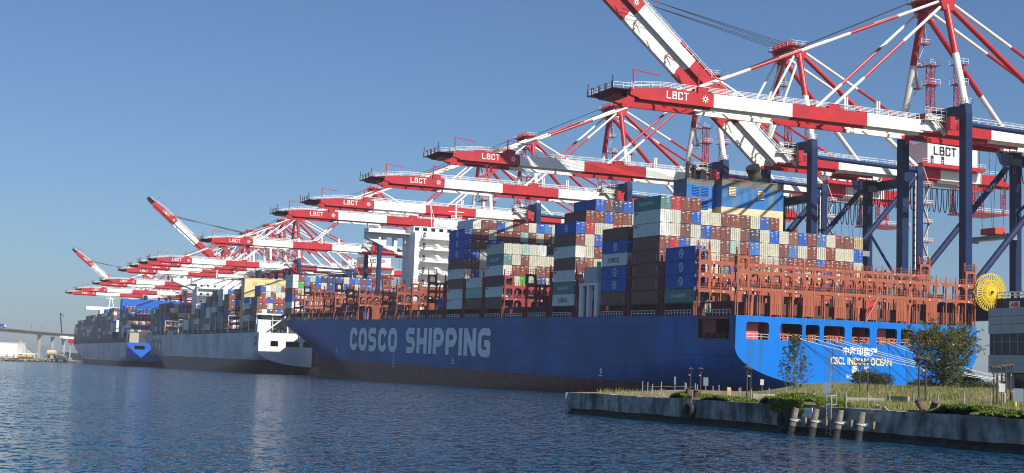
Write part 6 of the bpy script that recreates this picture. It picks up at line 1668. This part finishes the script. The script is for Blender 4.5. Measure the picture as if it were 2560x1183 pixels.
# warehouse, shed, tanks, cranes, tree
g = far(20, 1400); wh = empty('warehouse', g); tag(wh, 'plain white warehouse with flat roof on the far shore', 'building'); wv = RT.copy(); wv.z = 0; ang2 = math.atan2(wv.y, wv.x); wh.rotation_euler.z = ang2
W_ = mat('warehouse_white', (0.74,0.73,0.70), 0.6, var=0.05, streak=0.1)
b = MB(); b.box(-20, 8.3, 0, 20, 0, 13.2); b.box(-20.2, 8.5, -0.2, 20.2, 13.2, 13.7); b.build('wall', [W_], wh)
b = MB(); b.box(-14, -9.5, -0.1, 0, 0, 3.5); b.build('door', [C_DARK], wh)
b = MB(); b.box(8.3, 24, 2, 12, 3.6, 4.6); 
for x in (8.6,13,18,23.5): b.box(x,x+0.4,2,2.4,0,3.6)
b.build('canopy', [W_], wh)
g = far(48, 1480); b = MB(); n_ = 20
b.tube((0,0,0),(0,0,3.0),15,24); b.tube((0,0,3.0),(0,0,15.5),15,24,r2=2.0); b.tube((0,0,15.5),(0,0,17),1.6,10); o = b.build('storage_dome', [mat('dome_tan', (0.40,0.36,0.28), 0.85)]); o.location = g; tag(o, 'conical tan storage dome behind the white warehouse', 'dome')
cv = empty('conveyor', far(60, 1450)); tag(cv, 'inclined lattice conveyor gallery running down from the storage dome', 'conveyor')
a, c = hp(22, 850, 1450), hp(92, 872, 1450); O2 = cv.location; b = MB(off=-O2)
for dz in (0, 1.8): b.beam(a+Vector((0,0,dz)), c+Vector((0,0,dz)), 0.5, 0.4)
for k in range(14):
    p, q = a.lerp(c, k/14), a.lerp(c, (k+1)/14); b.beam(p, q+Vector((0,0,1.8)), .25, .25)
b.build('gallery', [mat('gallery_grey', (0.22,0.21,0.19))], cv)
for t in (0.3, 0.65, 0.95):
    p = a.lerp(c, t); b = MB(off=-O2); b.beam((p.x,p.y,3), p, 0.6, 0.6); b.beam((p.x+3,p.y,3), p, .4, .4); b.build('support', [mat('gallery_grey', (0.22,0.21,0.19))], cv)
for (u, rng, c, lab, w_, h_, l_) in ((55,1330,(0.62,0.42,0.05),'yellow container lying end to end on the far shore, nearer the warehouse',2.6,2.6,8),(72,1335,(0.62,0.42,0.05),'yellow container lying end to end on the far shore, farther from the warehouse',2.6,2.6,8),(4,1330,(0.7,0.68,0.6),'white tank trailer on the far shore before the warehouse door',2.6,2.6,9),(22,1332,(0.7,0.7,0.68),'white tank trailer on the far shore beside the yellow containers',2.6,2.6,9)):
    g = far(u, rng); r_ = empty('tank_container', g); r_.rotation_euler.z = ang2; tag(r_, lab, 'tank')
    b = MB(); b.tube((-l_/2+.3,0,1.5),(l_/2-.3,0,1.5),1.2,14); b.build('tank', [mat('tank_%d' % int(c[2]*100), c, 0.5)], r_)
    b = MB()
    for x in (-l_/2, l_/2):
        for y in (-1.2, 1.2): b.beam((x,y,0),(x,y,2.8),.2,.2)
        b.beam((x,-1.2,2.7),(x,1.2,2.7),.2,.2); b.beam((x,-1.2,0.2),(x,1.2,0.2),.2,.2)
    b.build('frame', [C_DARK], r_)
g = far(129, 1450); r_ = empty('storage_tank', g); tag(r_, 'cream cylindrical tank by the viaduct pier', 'tank'); r_.rotation_euler.z = ang2
b = MB(); b.tube((-4,0,6),(4,0,6),2.6,18); b.build('tank', [mat('tank_cream', (0.62,0.52,0.30), 0.6)], r_); b = MB(); [b.beam((x,0,0),(x,0,4),.6,2) for x in (-3,3)]; b.build('cradle', [C_DARK], r_)
bush(far(113, 1500), 9.5, 16, 'dark far tree between the viaduct piers', 50, 5000, LEAF, 'far_tree')
g = far(150, 1900); r_ = empty('crawler_crane', g); tag(r_, 'dark lattice crane leaning up above the far viaduct', 'crane'); r_.rotation_euler.z = ang2
b = MB(); b.beam((4,0,2),(-3,0,58),1.2,1.2); b.beam((6,0,2),(-2.2,0,52),.35,.35); b.beam((-3,0,58),(1.5,0,54),.8,.8); b.build('lattice_boom', [C_DARK], r_); b = MB(); b.box(-3,8,-3,3,1.2,6); b.box(-4,7,-3.5,3.5,0,1.2); b.build('cab', [C_DARK], r_)
g = far(178, 1480); r_ = empty('yard_gantry', g); tag(r_, 'pale blue straddle gantry with red and white top beside the far bow', 'gantry'); r_.rotation_euler.z = ang2
GB = mat('gantry_pale', (0.42,0.47,0.52), 0.5)
for x in (-7.5, -1.5, 6.5):
    b = MB(); b.beam((x,0,0),(x*0.9,0,21),0.9,0.9); b.build('leg', [GB], r_)
b = MB(); b.box(-9,9,-2,2,20,22.5,0); b.box(-4,3,-2.3,2.3,16,20,1); b.box(-12,-5,-1,1,21,23,0); b.build('top_beam', [C_WHITE, C_RED], r_); b = MB(); b.box(-9,9,-3,3,0,1.5); b.build('base', [GB], r_)
for (u, rng, h, w_, c, lab) in ((170,1500,6,9,(0.35,0.37,0.4),'low grey shed under the pale gantry'),(152,1470,4,6,(0.5,0.45,0.35),'low beige shed near the viaduct piers'),(196,1420,5,5,(0.65,0.62,0.58),'small white cabin by the far ship bow')):
    g = far(u, rng); b = MB(); b.box(-w_,w_,-3,3,0,h); b.prism([(-w_-.3,h),(w_+.3,h),(0,h+1.4)], 'y', -3.2, 3.2); o = b.build('shed', [mat('shed_%d' % int(c[0]*100), c, 0.7)]); o.location = g; o.rotation_euler.z = ang2; tag(o, lab, 'shed')

# ------------------------------------------------------------------ haze
HZ = bpy.data.materials.new('haze'); HZ.use_nodes = True; N = HZ.node_tree.nodes; N.clear()
out = N.new('ShaderNodeOutputMaterial'); pv = N.new('ShaderNodeVolumePrincipled'); HZ.node_tree.links.new(pv.outputs[0], out.inputs['Volume'])
pv.inputs['Color'].default_value = (0.78,0.86,0.96,1); pv.inputs['Density'].default_value = 0.00009; pv.inputs['Anisotropy'].default_value = 0.0
b = MB(); b.box(-4300, 4300, -1300, 5300, -15, 135)
USE_HAZE = True
if USE_HAZE:
    tag(b.build('haze', [HZ]), 'thin pale harbour haze', 'haze', kind='stuff')
